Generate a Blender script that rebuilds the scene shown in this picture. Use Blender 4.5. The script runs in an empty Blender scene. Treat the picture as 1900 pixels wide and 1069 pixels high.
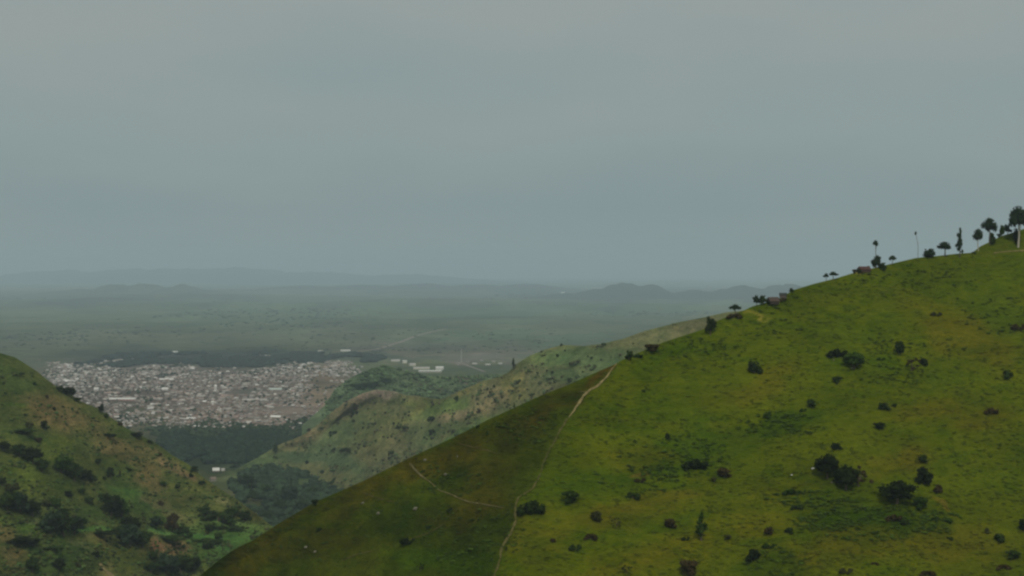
import bpy, math, random
import numpy as np
from mathutils import Vector

rng = random.Random(7)
nrs = np.random.RandomState(7)
SC = bpy.context.scene
COL = SC.collection

# ------------------------------------------------------------------ camera, sky, sun, exposure
F = 2610.0          # focal length in pixels of a 1900 px wide frame
CU, VH = 950.0, 505.0
H = 380.0           # height of the viewpoint above the plain
cam_d = bpy.data.cameras.new('camera')
cam = bpy.data.objects.new('camera', cam_d); COL.objects.link(cam)
cam.location = (0, 0, H); cam.rotation_euler = (math.radians(90), 0, 0)
cam_d.sensor_width = 36; cam_d.lens = 36 * F / 1900
cam_d.shift_y = -(534.5 - VH) / 1900
cam_d.clip_start = 1; cam_d.clip_end = 300000
SC.camera = cam

SUN_EL, SUN_AZ = math.radians(50), math.radians(172)   # azimuth clockwise from +Y (view direction): right, a little behind
world = bpy.data.worlds.new('World'); SC.world = world; world.use_nodes = True
nt = world.node_tree; N = nt.nodes; L = nt.links
N.clear()
out = N.new('ShaderNodeOutputWorld'); bg = N.new('ShaderNodeBackground')
sky = N.new('ShaderNodeTexSky'); sky.sky_type = 'NISHITA'; sky.sun_disc = False
sky.sun_elevation = SUN_EL; sky.sun_rotation = SUN_AZ; sky.dust_density = 6; sky.altitude = 1500
tc = N.new('ShaderNodeTexCoord'); sep = N.new('ShaderNodeSeparateXYZ')
L.new(tc.outputs['Generated'], sep.inputs[0])
ramp = N.new('ShaderNodeValToRGB')          # overcast cloud deck, brightness by height above the horizon
cr = ramp.color_ramp
cr.elements[0].position = 0.0; cr.elements[0].color = (.258, .318, .322, 1)
cr.elements[1].position = 1.0; cr.elements[1].color = (.36, .40, .40, 1)
for p, c in ((.045, (.232, .297, .305, 1)), (.10, (.262, .322, .318, 1)), (.18, (.300, .345, .332, 1)), (.40, (.33, .37, .36, 1))):
    e = cr.elements.new(p); e.color = c
L.new(sep.outputs['Z'], ramp.inputs[0])
mp = N.new('ShaderNodeMapping'); mp.inputs['Scale'].default_value = (2.6, 2.6, 9)
L.new(tc.outputs['Generated'], mp.inputs[0])
cl = N.new('ShaderNodeTexNoise'); cl.inputs['Scale'].default_value = 1.5; cl.inputs['Detail'].default_value = 5; cl.inputs['Roughness'].default_value = .5
L.new(mp.outputs[0], cl.inputs['Vector'])
mr = N.new('ShaderNodeMapRange'); mr.inputs[1].default_value = .3; mr.inputs[2].default_value = .7
mr.inputs[3].default_value = 0; mr.inputs[4].default_value = 1
L.new(cl.outputs[0], mr.inputs[0])
cc = N.new('ShaderNodeMix'); cc.data_type = 'RGBA'
cc.inputs[6].default_value = (.93, .965, .99, 1); cc.inputs[7].default_value = (1.08, 1.045, 1.015, 1)
L.new(mr.outputs[0], cc.inputs[0])
mul = N.new('ShaderNodeMix'); mul.data_type = 'RGBA'; mul.blend_type = 'MULTIPLY'; mul.inputs[0].default_value = 1
L.new(ramp.outputs[0], mul.inputs[6]); L.new(cc.outputs[2], mul.inputs[7])
sc_ = N.new('ShaderNodeMix'); sc_.data_type = 'RGBA'; sc_.blend_type = 'MULTIPLY'; sc_.inputs[0].default_value = 1
sc_.inputs[7].default_value = (.10, .10, .10, 1)            # clear sky behind the cloud, at strength 0.1
L.new(sky.outputs[0], sc_.inputs[6])
mixs = N.new('ShaderNodeMix'); mixs.data_type = 'RGBA'; mixs.inputs[0].default_value = .96
L.new(sc_.outputs[2], mixs.inputs[6]); L.new(mul.outputs[2], mixs.inputs[7])
L.new(mixs.outputs[2], bg.inputs[0]); bg.inputs[1].default_value = 1.0
L.new(bg.outputs[0], out.inputs[0])

sd = bpy.data.lights.new('sun', 'SUN'); sd.energy = 1.5; sd.angle = math.radians(10); sd.color = (1, .95, .86)
sun = bpy.data.objects.new('sun', sd); COL.objects.link(sun)
dv = Vector((math.sin(SUN_AZ) * math.cos(SUN_EL), math.cos(SUN_AZ) * math.cos(SUN_EL), math.sin(SUN_EL)))
sun.rotation_euler = dv.to_track_quat('Z', 'Y').to_euler()
SC.view_settings.view_transform = 'Standard'; SC.view_settings.look = 'None'
SC.view_settings.exposure = 0; SC.view_settings.gamma = 1; SC.view_settings.use_curve_mapping = False
SC.render.engine = 'CYCLES'
SC.cycles.pixel_filter_type = 'BLACKMAN_HARRIS'; SC.cycles.filter_width = 2.4; SC.cycles.use_denoising = True; SC.cycles.max_bounces = 4; SC.cycles.diffuse_bounces = 2; SC.cycles.volume_bounces = 2

# ------------------------------------------------------------------ noise
_perm = nrs.permutation(4096).astype(np.int64)
_val = nrs.uniform(-1, 1, 4096)
def _h(i, j, k): return _val[(_perm[(_perm[(_perm[i & 4095] + j) & 4095] + k) & 4095])]
def vnoise(x, y, z=0.0):
    x = np.asarray(x, float); y = np.asarray(y, float); z = np.zeros_like(x) + z
    i, j, k = np.floor(x).astype(np.int64), np.floor(y).astype(np.int64), np.floor(z).astype(np.int64)
    a, b, c = x - i, y - j, z - k
    a, b, c = (q * q * q * (q * (q * 6 - 15) + 10) for q in (a, b, c))
    r = 0
    for di, wa in ((0, 1 - a), (1, a)):
        for dj, wb in ((0, 1 - b), (1, b)):
            for dk, wc in ((0, 1 - c), (1, c)):
                r = r + wa * wb * wc * _h(i + di, j + dj, k + dk)
    return r
def fbm(x, y, z=0.0, o=4, g=.5):
    s = 0; w = 1; t = 0; x = np.asarray(x, float); y = np.asarray(y, float); z = np.asarray(z, float)
    for q in range(o):
        s = s + w * vnoise(x * 2 ** q + 17 * q, y * 2 ** q + 5 * q, z * 2 ** q); t += w; w *= g
    return s / t * 1.6

# ------------------------------------------------------------------ helpers
def new_mat(name):
    m = bpy.data.materials.new(name); m.use_nodes = True
    return m, m.node_tree.nodes, m.node_tree.links, m.node_tree.nodes['Principled BSDF']

def ground_mat(name, layers, stretch=(1, 1, 1), bump=0.5, bscale=.25, bdist=1.0, speck=None):
    """colour from the land-cover attribute, varied by noise layers (scale, amount, dark, light)"""
    m, n, l, b = new_mat(name)
    b.inputs['Roughness'].default_value = 1; b.inputs['Specular IOR Level'].default_value = .0
    at = n.new('ShaderNodeAttribute'); at.attribute_name = 'Col'
    geo = n.new('ShaderNodeNewGeometry'); mp = n.new('ShaderNodeMapping'); mp.inputs['Scale'].default_value = stretch
    l.new(geo.outputs['Position'], mp.inputs[0])
    cur = at.outputs['Color']
    for sc, amt, dk, lt in layers:
        t = n.new('ShaderNodeTexNoise'); t.inputs['Scale'].default_value = sc; t.inputs['Detail'].default_value = 6; t.inputs['Roughness'].default_value = .62
        l.new(mp.outputs[0], t.inputs['Vector'])
        r = n.new('ShaderNodeMapRange'); r.inputs[1].default_value = .34; r.inputs[2].default_value = .66
        l.new(t.outputs[0], r.inputs[0])
        c = n.new('ShaderNodeMix'); c.data_type = 'RGBA'; c.inputs[6].default_value = (*dk, 1); c.inputs[7].default_value = (*lt, 1)
        l.new(r.outputs[0], c.inputs[0])
        x = n.new('ShaderNodeMix'); x.data_type = 'RGBA'; x.blend_type = 'MULTIPLY'; x.inputs[0].default_value = amt
        l.new(cur, x.inputs[6]); l.new(c.outputs[2], x.inputs[7]); cur = x.outputs[2]
    l.new(cur, b.inputs['Base Color'])
    t = n.new('ShaderNodeTexNoise'); t.inputs['Scale'].default_value = bscale; t.inputs['Detail'].default_value = 8; t.inputs['Roughness'].default_value = .65
    l.new(mp.outputs[0], t.inputs['Vector'])
    bp = n.new('ShaderNodeBump'); bp.inputs['Strength'].default_value = bump; bp.inputs['Distance'].default_value = bdist
    l.new(t.outputs[0], bp.inputs['Height']); l.new(bp.outputs[0], b.inputs['Normal'])
    return m

def plain_mat(name, col, rough=.9, var=.25, scale=.6, rand=.0, spec=.1):
    m, n, l, b = new_mat(name)
    b.inputs['Roughness'].default_value = rough; b.inputs['Specular IOR Level'].default_value = spec
    tcn = n.new('ShaderNodeNewGeometry'); t = n.new('ShaderNodeTexNoise'); t.inputs['Scale'].default_value = scale; t.inputs['Detail'].default_value = 4
    l.new(tcn.outputs['Position'], t.inputs['Vector'])
    r = n.new('ShaderNodeMapRange'); r.inputs[1].default_value = .3; r.inputs[2].default_value = .7
    r.inputs[3].default_value = 1 - var; r.inputs[4].default_value = 1 + var
    l.new(t.outputs[0], r.inputs[0])
    oi = n.new('ShaderNodeObjectInfo'); r2 = n.new('ShaderNodeMapRange'); r2.inputs[3].default_value = 1 - rand; r2.inputs[4].default_value = 1 + rand
    l.new(oi.outputs['Random'], r2.inputs[0])
    mm = n.new('ShaderNodeMath'); mm.operation = 'MULTIPLY'; l.new(r.outputs[0], mm.inputs[0]); l.new(r2.outputs[0], mm.inputs[1])
    hs = n.new('ShaderNodeVectorMath'); hs.operation = 'SCALE'; hs.inputs[0].default_value = col
    l.new(mm.outputs[0], hs.inputs['Scale']); l.new(hs.outputs[0], b.inputs['Base Color'])
    return m

def attr_mat(name, rough=.95, var=.25, scale=.4):
    m, n, l, b = new_mat(name)
    b.inputs['Roughness'].default_value = rough; b.inputs['Specular IOR Level'].default_value = .08
    at = n.new('ShaderNodeAttribute'); at.attribute_name = 'Col'
    g = n.new('ShaderNodeNewGeometry'); t = n.new('ShaderNodeTexNoise'); t.inputs['Scale'].default_value = scale
    l.new(g.outputs['Position'], t.inputs['Vector'])
    r = n.new('ShaderNodeMapRange'); r.inputs[1].default_value = .3; r.inputs[2].default_value = .7; r.inputs[3].default_value = 1 - var; r.inputs[4].default_value = 1 + var
    l.new(t.outputs[0], r.inputs[0])
    s = n.new('ShaderNodeVectorMath'); s.operation = 'SCALE'; l.new(at.outputs['Color'], s.inputs[0]); l.new(r.outputs[0], s.inputs['Scale'])
    l.new(s.outputs[0], b.inputs['Base Color'])
    return m

def mesh_np(name, verts, faces, cols=None, smooth=False, mat=None):
    """faces: (n,3) or (n,4) int array"""
    me = bpy.data.meshes.new(name)
    verts = np.asarray(verts, np.float32); faces = np.asarray(faces, np.int32)
    me.vertices.add(len(verts)); me.vertices.foreach_set('co', verts.ravel())
    k = faces.shape[1]
    me.loops.add(faces.size); me.loops.foreach_set('vertex_index', faces.ravel())
    me.polygons.add(len(faces)); me.polygons.foreach_set('loop_start', np.arange(len(faces), dtype=np.int32) * k)
    me.update(calc_edges=True)
    me.polygons.foreach_set('use_smooth', np.full(len(faces), smooth, bool))
    if cols is not None:
        a = me.color_attributes.new('Col', 'FLOAT_COLOR', 'POINT')
        c4 = np.ones((len(verts), 4), np.float32); c4[:, :3] = cols
        a.data.foreach_set('color', c4.ravel())
    if mat: me.materials.append(mat)
    return me
def obj(name, me, parent=None):
    o = bpy.data.objects.new(name, me); COL.objects.link(o)
    if parent: o.parent = parent
    return o
def tag(o, label=None, cat=None, group=None, kind=None):
    if label: o['label'] = label
    if cat: o['category'] = cat
    if group: o['group'] = group
    if kind: o['kind'] = kind
    return o

def pt(u, v, Y):
    """point seen at pixel (u, v) of the 1900 px frame, Y metres ahead"""
    return np.stack(np.broadcast_arrays((np.asarray(u, float) - CU) / F * Y, Y * np.ones_like(np.asarray(u, float)), H - (np.asarray(v, float) - VH) / F * Y), -1)

# ------------------------------------------------------------------ hills: a front slope rising to a crest line, then a back slope
class Hill:
    def __init__(s, sil, dist, t, amp, nscale, seed, crease=None):
        s.su, s.sv = np.array(sil, float).T
        s.du, s.dd = np.array(dist, float).T
        s.t, s.amp, s.ns, s.seed, s.crease = t, amp, nscale, seed, crease
        g = np.arange(-1200, 3200, 4.); k = np.exp(-(np.arange(-60, 61) * 4 / 70.) ** 2 / 2); k /= k.sum()
        sm = lambda a: np.convolve(np.pad(a, 60, 'edge'), k, 'valid')
        s.gu = g; s.svs = sm(np.interp(g, s.su, s.sv)); s.dds = sm(np.interp(g, s.du, s.dd))
    def sil(s, u): return np.interp(u, s.su, s.sv)
    def D(s, u): return np.interp(u, s.gu, s.dds)
    def Y(s, u, v):
        u = np.asarray(u, float); v = np.asarray(v, float)
        er = (s.sil(u) - VH) / F; e = np.maximum((v - VH) / F, er)
        t = np.interp(u, *np.array(s.t, float).T) if isinstance(s.t, (list, tuple)) else s.t
        ers = (np.interp(u, s.gu, s.svs) - VH) / F
        R = s.D(u) * (t + ers) / (t + e)
        if s.crease is not None:
            cu = np.interp(v, s.crease[0], s.crease[1])
            R = R + s.crease[2] * np.maximum(0, cu - u)
        X = (u - CU) / F * R; Z = e * R
        n = fbm(X / s.ns, R / s.ns + s.seed, Z / s.ns, 5)
        k = np.clip((e - er) * F / 25, 0, 1)
        return R * (1 + s.amp * n * k)
    def P(s, u, v): return pt(u, v, s.Y(u, v))

def build_hill(name, hill, u0, u1, du, vmax, dvv, colfn, mat, back=900, nb=22, fade=0):
    us = np.arange(u0, u1 + .1, du)
    nr = int((min(vmax, 1120) - 640) / dvv) + 40
    tt = np.linspace(0, 1, nr)
    sv = hill.sil(us)
    rows = []; uv = []
    v_edge = np.maximum(1120, sv + 200)
    for q in tt:                                   # visible slope
        v = sv + (v_edge - sv) * q
        rows.append(hill.P(us, v)); uv.append((us, v))
    for q in np.linspace(0, 1, 30)[1:]:             # lower slope, down to its foot
        v = v_edge + (vmax - v_edge) * q
        rows.append(hill.P(us, v)); uv.append((us, v))
    crest = rows[0]
    bk = []
    er = (sv - VH) / F
    for i in range(1, nb + 1):
        s = back * (i / nb) ** 2
        slope_drop = er * s + .06 * s + .42 * s * (1 - np.exp(-s / 120))
        p = crest.copy(); dirx = (us - CU) / F
        p[:, 0] += dirx * s; p[:, 1] += s
        p[:, 2] -= slope_drop
        bk.append(p); 
    allr = bk[::-1] + rows
    uvs = [(us, sv)] * nb + uv
    V = np.concatenate(allr); nc = len(us); nR = len(allr)
    U = np.concatenate([a[0] for a in uvs]); VV = np.concatenate([a[1] for a in uvs])
    i = (np.arange(nR - 1)[:, None] * nc + np.arange(nc - 1)).ravel()
    Fc = np.stack([i, i + nc, i + nc + 1, i + 1], -1)
    cols = colfn(U, VV, V)
    o = obj(name, mesh_np(name, V, Fc, cols, True, mat))
    return tag(o, kind='structure')

def cover(U, V, P, base, blobs, warp=14, wscale=60.):
    """land cover: soft-edged fields and patches over a base colour"""
    nx = fbm(U / wscale, V / wscale * 1.4, 3.3, 4) * warp; ny = fbm(U / wscale, V / wscale * 1.4, 9.1, 4) * warp * .6
    C = np.zeros((len(U), 3)) + base
    for (u, v, ru, rv, ang, c, w) in blobs:
        a = math.radians(ang); x = U + nx - u; y = V + ny - v
        p = (x * math.cos(a) + y * math.sin(a)) / ru; q = (-x * math.sin(a) + y * math.cos(a)) / rv
        d = p * p + q * q
        k = (w / (1 + np.exp((np.sqrt(d) - 1) * 6)))[:, None]
        C = C * (1 - k) + np.array(c) * k
    return C

# ------------------------------------------------------------------ the near hill on the right
PATH_A = [(1143, 675), (1133, 689), (1120, 707), (1107, 718), (1095, 724), (1082, 737), (1067, 760), (1054, 777), (1042, 795),
          (1032, 813), (1021, 833), (1006, 868), (997, 893), (986, 909), (962, 922), (955, 941), (957, 967), (947, 992), (932, 1014), (923, 1053), (912, 1080)]
pa = np.array(PATH_A, float)
cre_v = np.concatenate([pa[:, 1], [1250, 3000]]); cre_u = np.concatenate([pa[:, 0], [870, 600]])
A = Hill(sil=[(-700, 2100), (0, 1330), (250, 1150), (370, 1069), (405, 1040), (433, 1020), (470, 1002), (521, 969), (584, 932), (673, 893), (759, 850), (839, 813), (880, 792), (905, 779),
              (956, 756), (1006, 733), (1057, 713), (1097, 695), (1143, 675), (1158, 666), (1198, 649), (1234, 634), (1284, 618), (1310, 609), (1328, 597), (1351, 587),
              (1378, 577), (1397, 568), (1446, 555), (1470, 539), (1509, 527), (1553, 516), (1582, 507), (1610, 500), (1664, 487), (1698, 479), (1748, 474), (1774, 471),
              (1804, 469), (1819, 457), (1832, 451), (1858, 438), (1878, 432), (1893, 427), (1930, 415), (2050, 392), (2300, 372), (2600, 380), (3000, 420)],
         dist=[(-700, 640), (370, 660), (660, 650), (1000, 640), (1140, 690), (1300, 730), (1500, 760), (1900, 840), (2400, 900), (3000, 900)],
         t=.5, amp=.022, nscale=150., seed=3.1, crease=(cre_v, cre_u, .10))
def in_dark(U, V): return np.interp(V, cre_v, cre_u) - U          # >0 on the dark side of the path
G = (.112, .134, .011)
def colA(U, V, P):
    X = P[:, 0]; Yy = P[:, 1]; Z = P[:, 2]
    c = cover(U, V, P, G, [
        (1250, 850, 95, 40, -10, (.045, .095, .008), .85), (1330, 830, 90, 22, -8, (.075, .11, .011), .7),
        (1450, 790, 70, 20, -20, (.052, .09, .009), .85), (1610, 965, 120, 34, 4, (.036, .074, .008), .92), (1500, 925, 70, 14, -6, (.06, .10, .01), .7),
        (1560, 900, 70, 30, 20, (.075, .10, .011), .6), (1730, 970, 40, 16, 0, (.055, .09, .012), .7),
        (1100, 890, 110, 22, -14, (.075, .115, .011), .7), (1030, 860, 40, 50, 20, (.085, .12, .011), .6),
        (1400, 590, 110, 26, -20, (.095, .125, .012), .5), (1600, 680, 80, 30, 0, (.085, .12, .012), .5),
        (1750, 700, 60, 26, 10, (.085, .12, .012), .5), (1850, 590, 70, 34, 0, (.075, .11, .014), .6),
        (1700, 520, 150, 22, -8, (.085, .115, .012), .5), (1530, 640, 120, 26, -15, (.085, .12, .012), .45),
        (1250, 640, 60, 20, -22, (.085, .125, .012), .6), (1280, 700, 120, 40, -20, (.09, .12, .012), .35),
        (1290, 785, 26, 26, 0, (.07, .115, .011), .7),
        (1780, 620, 110, 34, 30, (.155, .125, .018), .6), (1750, 770, 120, 22, 0, (.155, .12, .018), .55),
        (1250, 1020, 230, 26, -16, (.165, .150, .015), .8), (1150, 960, 90, 24, -8, (.15, .125, .018), .7),
        (1000, 1000, 60, 50, 0, (.14, .12, .018), .6), (1560, 1020, 150, 34, -4, (.145, .125, .018), .75),
        (1420, 930, 90, 26, -20, (.155, .148, .015), .6), (1780, 1010, 120, 40, 0, (.140, .118, .018), .7),
        (1180, 850, 60, 26, 0, (.15, .13, .018), .5), (1450, 1050, 50, 30, 0, (.06, .095, .01), .6),
        (1400, 720, 90, 20, -25, (.15, .13, .018), .5), (1230, 930, 90, 12, -10, (.14, .11, .024), .5),
        (1750, 935, 24, 6, 35, (.22, .16, .05), .9), (1402, 588, 7, 2, 0, (.4, .3, .12), .7),
        (1600, 503, 24, 4, -8, (.42, .3, .2), .9), (1640, 860, 60, 20, 0, (.14, .115, .02), .5),
        (1840, 452, 90, 12, 0, (.10, .13, .02), .5), (1700, 860, 22, 26, 0, (.14, .105, .02), .5),
        (1895, 860, 70, 70, 0, (.095, .12, .013), .5), (1190, 885, 14, 5, 0, (.24, .15, .06), .8)], warp=26)
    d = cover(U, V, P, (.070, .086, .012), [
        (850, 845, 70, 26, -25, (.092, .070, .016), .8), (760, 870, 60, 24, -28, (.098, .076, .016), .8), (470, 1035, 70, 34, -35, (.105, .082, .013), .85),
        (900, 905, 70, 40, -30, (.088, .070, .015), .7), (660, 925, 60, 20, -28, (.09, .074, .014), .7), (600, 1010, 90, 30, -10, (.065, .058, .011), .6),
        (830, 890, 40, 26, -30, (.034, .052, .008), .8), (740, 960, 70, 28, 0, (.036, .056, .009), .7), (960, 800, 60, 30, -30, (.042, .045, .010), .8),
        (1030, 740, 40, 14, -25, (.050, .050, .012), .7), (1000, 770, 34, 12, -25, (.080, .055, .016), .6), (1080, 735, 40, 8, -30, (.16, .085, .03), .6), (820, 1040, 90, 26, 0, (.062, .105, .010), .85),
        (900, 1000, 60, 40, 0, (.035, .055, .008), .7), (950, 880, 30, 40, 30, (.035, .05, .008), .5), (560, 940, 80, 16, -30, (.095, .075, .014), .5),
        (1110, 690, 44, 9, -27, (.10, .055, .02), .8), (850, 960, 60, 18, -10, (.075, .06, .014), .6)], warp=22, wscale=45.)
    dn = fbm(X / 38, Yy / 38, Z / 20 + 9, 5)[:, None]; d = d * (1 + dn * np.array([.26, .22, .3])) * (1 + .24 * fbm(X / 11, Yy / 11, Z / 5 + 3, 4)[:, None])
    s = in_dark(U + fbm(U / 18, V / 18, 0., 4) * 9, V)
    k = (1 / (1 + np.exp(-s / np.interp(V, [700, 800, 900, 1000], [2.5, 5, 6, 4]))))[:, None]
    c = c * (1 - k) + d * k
    f = 1 + .15 * fbm(X / 22, Yy / 22, Z / 8, 5)[:, None] - np.array([.22, .11, .2]) * np.clip(fbm(X / 9, Yy / 9, Z / 3.5, 4) * 2.2 + fbm(X / 60, Yy / 60, Z / 30, 3) * 1.2 - .35, 0, 1)[:, None]
    return np.clip(c * f * np.array([.81, .86, .36]), .0015, 1)
mA = ground_mat('grass_slope', [(.03, .8, (.80, .90, .8), (1.18, 1.09, 1.15)), (.22, .8, (.74, .80, .8), (1.22, 1.16, 1.2)), (.9, .6, (.7, .74, .7), (1.26, 1.22, 1.2))],
                stretch=(.7, .7, 2.4), bump=.9, bscale=.25, bdist=2.2)
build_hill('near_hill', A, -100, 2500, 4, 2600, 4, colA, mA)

# ------------------------------------------------------------------ the hill on the left
B = Hill(sil=[(-900, 640), (-300, 600), (-60, 640), (0, 655), (28, 663), (50, 677), (70, 690), (85, 703), (100, 714), (126, 728), (150, 745), (180, 757), (205, 774), (235, 795), (262, 808), (292, 824),
              (320, 845), (350, 862), (380, 888), (405, 905), (440, 927), (480, 957), (515, 985), (560, 1030), (640, 1120), (760, 1400)],
         dist=[(-900, 1500), (0, 1400), (200, 1450), (350, 1500), (520, 1300), (760, 1100)], t=.36, amp=.034, nscale=210., seed=8.4)
def colB(U, V, P):
    c = cover(U, V, P, (.082, .092, .026), [
        (100, 765, 60, 26, 25, (.165, .118, .055), .9), (170, 790, 40, 14, 25, (.15, .115, .05), .7), (20, 700, 60, 22, 20, (.060, .085, .024), .7),
        (220, 830, 60, 16, 12, (.155, .115, .052), .8), (270, 850, 70, 16, 22, (.13, .105, .045), .6), (320, 860, 60, 7, 34, (.20, .135, .07), .85),
        (110, 830, 34, 26, 0, (.105, .12, .020), .7), (50, 810, 50, 20, 0, (.075, .095, .024), .6), (240, 880, 60, 22, 10, (.072, .095, .024), .7),
        (280, 895, 22, 34, 0, (.155, .105, .05), .7), (175, 750, 40, 9, 32, (.055, .07, .022), .7), (40, 870, 40, 24, 0, (.10, .12, .02), .8),
        (70, 905, 50, 20, 0, (.10, .12, .02), .7), (120, 920, 60, 14, 8, (.10, .105, .026), .5), (260, 930, 60, 22, 20, (.055, .10, .022), .8),
        (310, 945, 60, 10, 30, (.155, .135, .055), .8), (360, 930, 50, 30, 30, (.088, .098, .028), .8), (180, 950, 50, 18, 10, (.055, .085, .022), .7),
        (40, 975, 50, 14, 14, (.082, .125, .024), .8), (60, 965, 14, 5, 10, (.17, .18, .08), .7), (10, 990, 26, 18, 0, (.18, .125, .055), .8),
        (130, 1010, 70, 24, 10, (.055, .082, .022), .85), (160, 1000, 40, 9, 12, (.15, .14, .045), .8), (190, 1010, 26, 7, 30, (.17, .14, .05), .7),
        (230, 1030, 60, 26, 10, (.098, .098, .022), .7), (310, 1018, 34, 14, 6, (.26, .155, .085), .95), (284, 1020, 10, 12, 0, (.16, .075, .04), .8),
        (30, 1035, 26, 26, 0, (.16, .105, .05), .7), (200, 1060, 16, 16, 30, (.19, .15, .06), .8), (416, 936, 24, 8, 24, (.22, .19, .09), .85),
        (420, 990, 70, 22, 0, (.062, .125, .028), .85), (400, 1020, 50, 24, 0, (.050, .105, .024), .8), (200, 982, 70, 5, 3, (.085, .165, .045), .8),
        (320, 990, 60, 5, 4, (.10, .18, .055), .8), (430, 970, 60, 6, 8, (.10, .165, .045), .8), (450, 930, 30, 14, 40, (.125, .125, .045), .6),
        (90, 1045, 60, 18, 0, (.06, .10, .024), .7)], warp=12, wscale=26.)
    for (u0, v0, u1, v1, th, col, w) in [(150, 981, 214, 988, 3, (.10, .19, .045), .85), (268, 986, 345, 992, 3, (.12, .20, .06), .85), (345, 994, 420, 1000, 3, (.10, .19, .05), .8), (395, 966, 470, 975, 3.5, (.11, .18, .05), .8),
            (150, 992, 200, 1001, 3, (.17, .15, .06), .7), (0, 965, 66, 984, 5, (.10, .15, .03), .7), (262, 925, 336, 962, 4, (.15, .13, .06), .7), (300, 862, 360, 888, 3.5, (.20, .125, .075), .7), (132, 1004, 176, 1024, 4, (.15, .14, .06), .7),
            (190, 842, 300, 846, 1.6, (.04, .055, .018), .6), (0, 799, 60, 801, 2, (.04, .055, .018), .6), (350, 1004, 420, 1018, 3, (.09, .17, .045), .7), (330, 975, 360, 985, 5, (.09, .15, .04), .7), (60, 1020, 110, 1032, 4, (.10, .17, .045), .6),
            (0, 752, 48, 750, 3, (.075, .12, .022), .7), (205, 905, 262, 914, 4, (.07, .13, .03), .6), (0, 1008, 60, 1016, 4, (.035, .06, .018), .7)]:
        nx = fbm(U / 22, V / 14, 5., 3) * 3.0
        q = np.clip(((U - u0) * (u1 - u0) + (V - v0) * (v1 - v0)) / ((u1 - u0) ** 2 + (v1 - v0) ** 2), 0, 1)
        dd = np.hypot(U - u0 - q * (u1 - u0), V + nx - v0 - q * (v1 - v0))
        k = (w / (1 + np.exp((dd / th - 1) * 4)))[:, None]; c = c * (1 - k) + np.array(col) * k
    X, Yy, Z = P.T
    f = 1 + .30 * fbm(X / 40, Yy / 40, Z / 14, 5)[:, None]
    g = np.clip(fbm(X / 90, Yy / 90 + 40, Z / 40, 3), -1, 1)[:, None]
    return np.clip(c * f * (1 + g * np.array([.10, .05, .08])) * np.array([1.06, 1.15, .98]), .002, 1)
mB = ground_mat('terraced_slope', [(.02, .8, (.74, .88, .8), (1.24, 1.12, 1.15)), (.1, .9, (.6, .7, .65), (1.35, 1.25, 1.3)), (.4, .7, (.6, .66, .6), (1.35, 1.3, 1.3))],
                stretch=(.8, .8, 2.6), bump=.9, bscale=.12, bdist=4)
build_hill('left_hill', B, -700, 700, 3, 2900, 3, colB, mB, back=1300)

# ------------------------------------------------------------------ the ridge in the middle, beyond the near hill
Cc = Hill(sil=[(380, 905), (420, 880), (455, 862), (490, 842), (521, 824), (561, 808), (590, 788), (617, 763), (642, 745), (673, 730), (698, 723), (731, 726), (752, 733), (774, 735), (799, 739), (818, 741),
               (837, 733), (868, 719), (900, 706), (925, 700), (943, 691), (956, 677), (981, 661), (1010, 649), (1032, 643), (1044, 640), (1082, 642), (1117, 638), (1158, 628), (1196, 614),
               (1259, 598), (1310, 588), (1345, 580), (1420, 572), (1600, 560), (2000, 560)],
          dist=[(380, 2650), (521, 2800), (620, 2750), (700, 2600), (810, 2350), (900, 2250), (1000, 2100), (1150, 2000), (1350, 1900), (2000, 1900)], t=.42, amp=.026, nscale=240., seed=1.7)
def colC(U, V, P):
    c = cover(U, V, P, (.090, .088, .034), [
        (695, 731, 52, 10, -8, (.26, .19, .14), .95), (640, 752, 40, 9, -35, (.13, .105, .055), .7), (575, 812, 40, 14, -25, (.14, .11, .055), .8),
        (640, 800, 60, 22, -25, (.060, .085, .03), .7), (690, 800, 30, 40, 35, (.11, .11, .035), .6), (790, 750, 40, 9, 5, (.13, .14, .035), .8),
        (760, 770, 60, 10, -20, (.12, .12, .035), .6), (820, 760, 50, 12, -20, (.09, .14, .03), .7), (750, 800, 50, 10, -35, (.14, .12, .05), .7),
        (850, 773, 36, 9, -12, (.19, .135, .075), .85), (905, 740, 36, 24, -25, (.15, .12, .06), .75), (960, 715, 34, 26, -20, (.15, .135, .04), .8),
        (870, 720, 30, 12, -20, (.14, .12, .04), .7), (1000, 700, 34, 34, 0, (.10, .095, .042), .8), (1010, 665, 60, 14, 0, (.088, .11, .032), .8),
        (1090, 665, 80, 20, 0, (.065, .10, .036), .8), (1060, 700, 60, 12, 0, (.06, .085, .034), .7), (1240, 620, 60, 8, -10, (.13, .115, .05), .7),
        (1300, 600, 60, 8, -10, (.13, .11, .05), .7), (800, 800, 60, 18, -10, (.062, .085, .03), .6), (880, 800, 60, 14, -30, (.075, .115, .03), .8),
        (830, 830, 50, 12, -25, (.07, .125, .034), .7), (740, 850, 70, 24, -20, (.10, .10, .045), .6), (620, 850, 60, 20, 20, (.045, .07, .028), .8),
        (480, 860, 50, 18, -20, (.06, .09, .032), .8), (560, 850, 40, 10, 10, (.045, .07, .03), .8), (555, 835, 20, 5, 0, (.17, .15, .06), .8)], warp=12, wscale=24.)
    X, Yy, Z = P.T
    f = 1 + .34 * fbm(X / 60, Yy / 60, Z / 22, 5)[:, None]
    return np.clip(c * f * np.array([1.75, 1.82, 1.8]), .002, 1)
mC = ground_mat('scrub_slope', [(.012, .8, (.74, .86, .8), (1.24, 1.12, 1.15)), (.06, .9, (.6, .7, .65), (1.35, 1.25, 1.3)), (.25, .6, (.6, .66, .6), (1.35, 1.3, 1.3))],
                stretch=(1, 1, 2.0), bump=.9, bscale=.06, bdist=7)
build_hill('middle_ridge', Cc, 380, 1800, 3, 1700, 3, colC, mC, back=1200)

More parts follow.
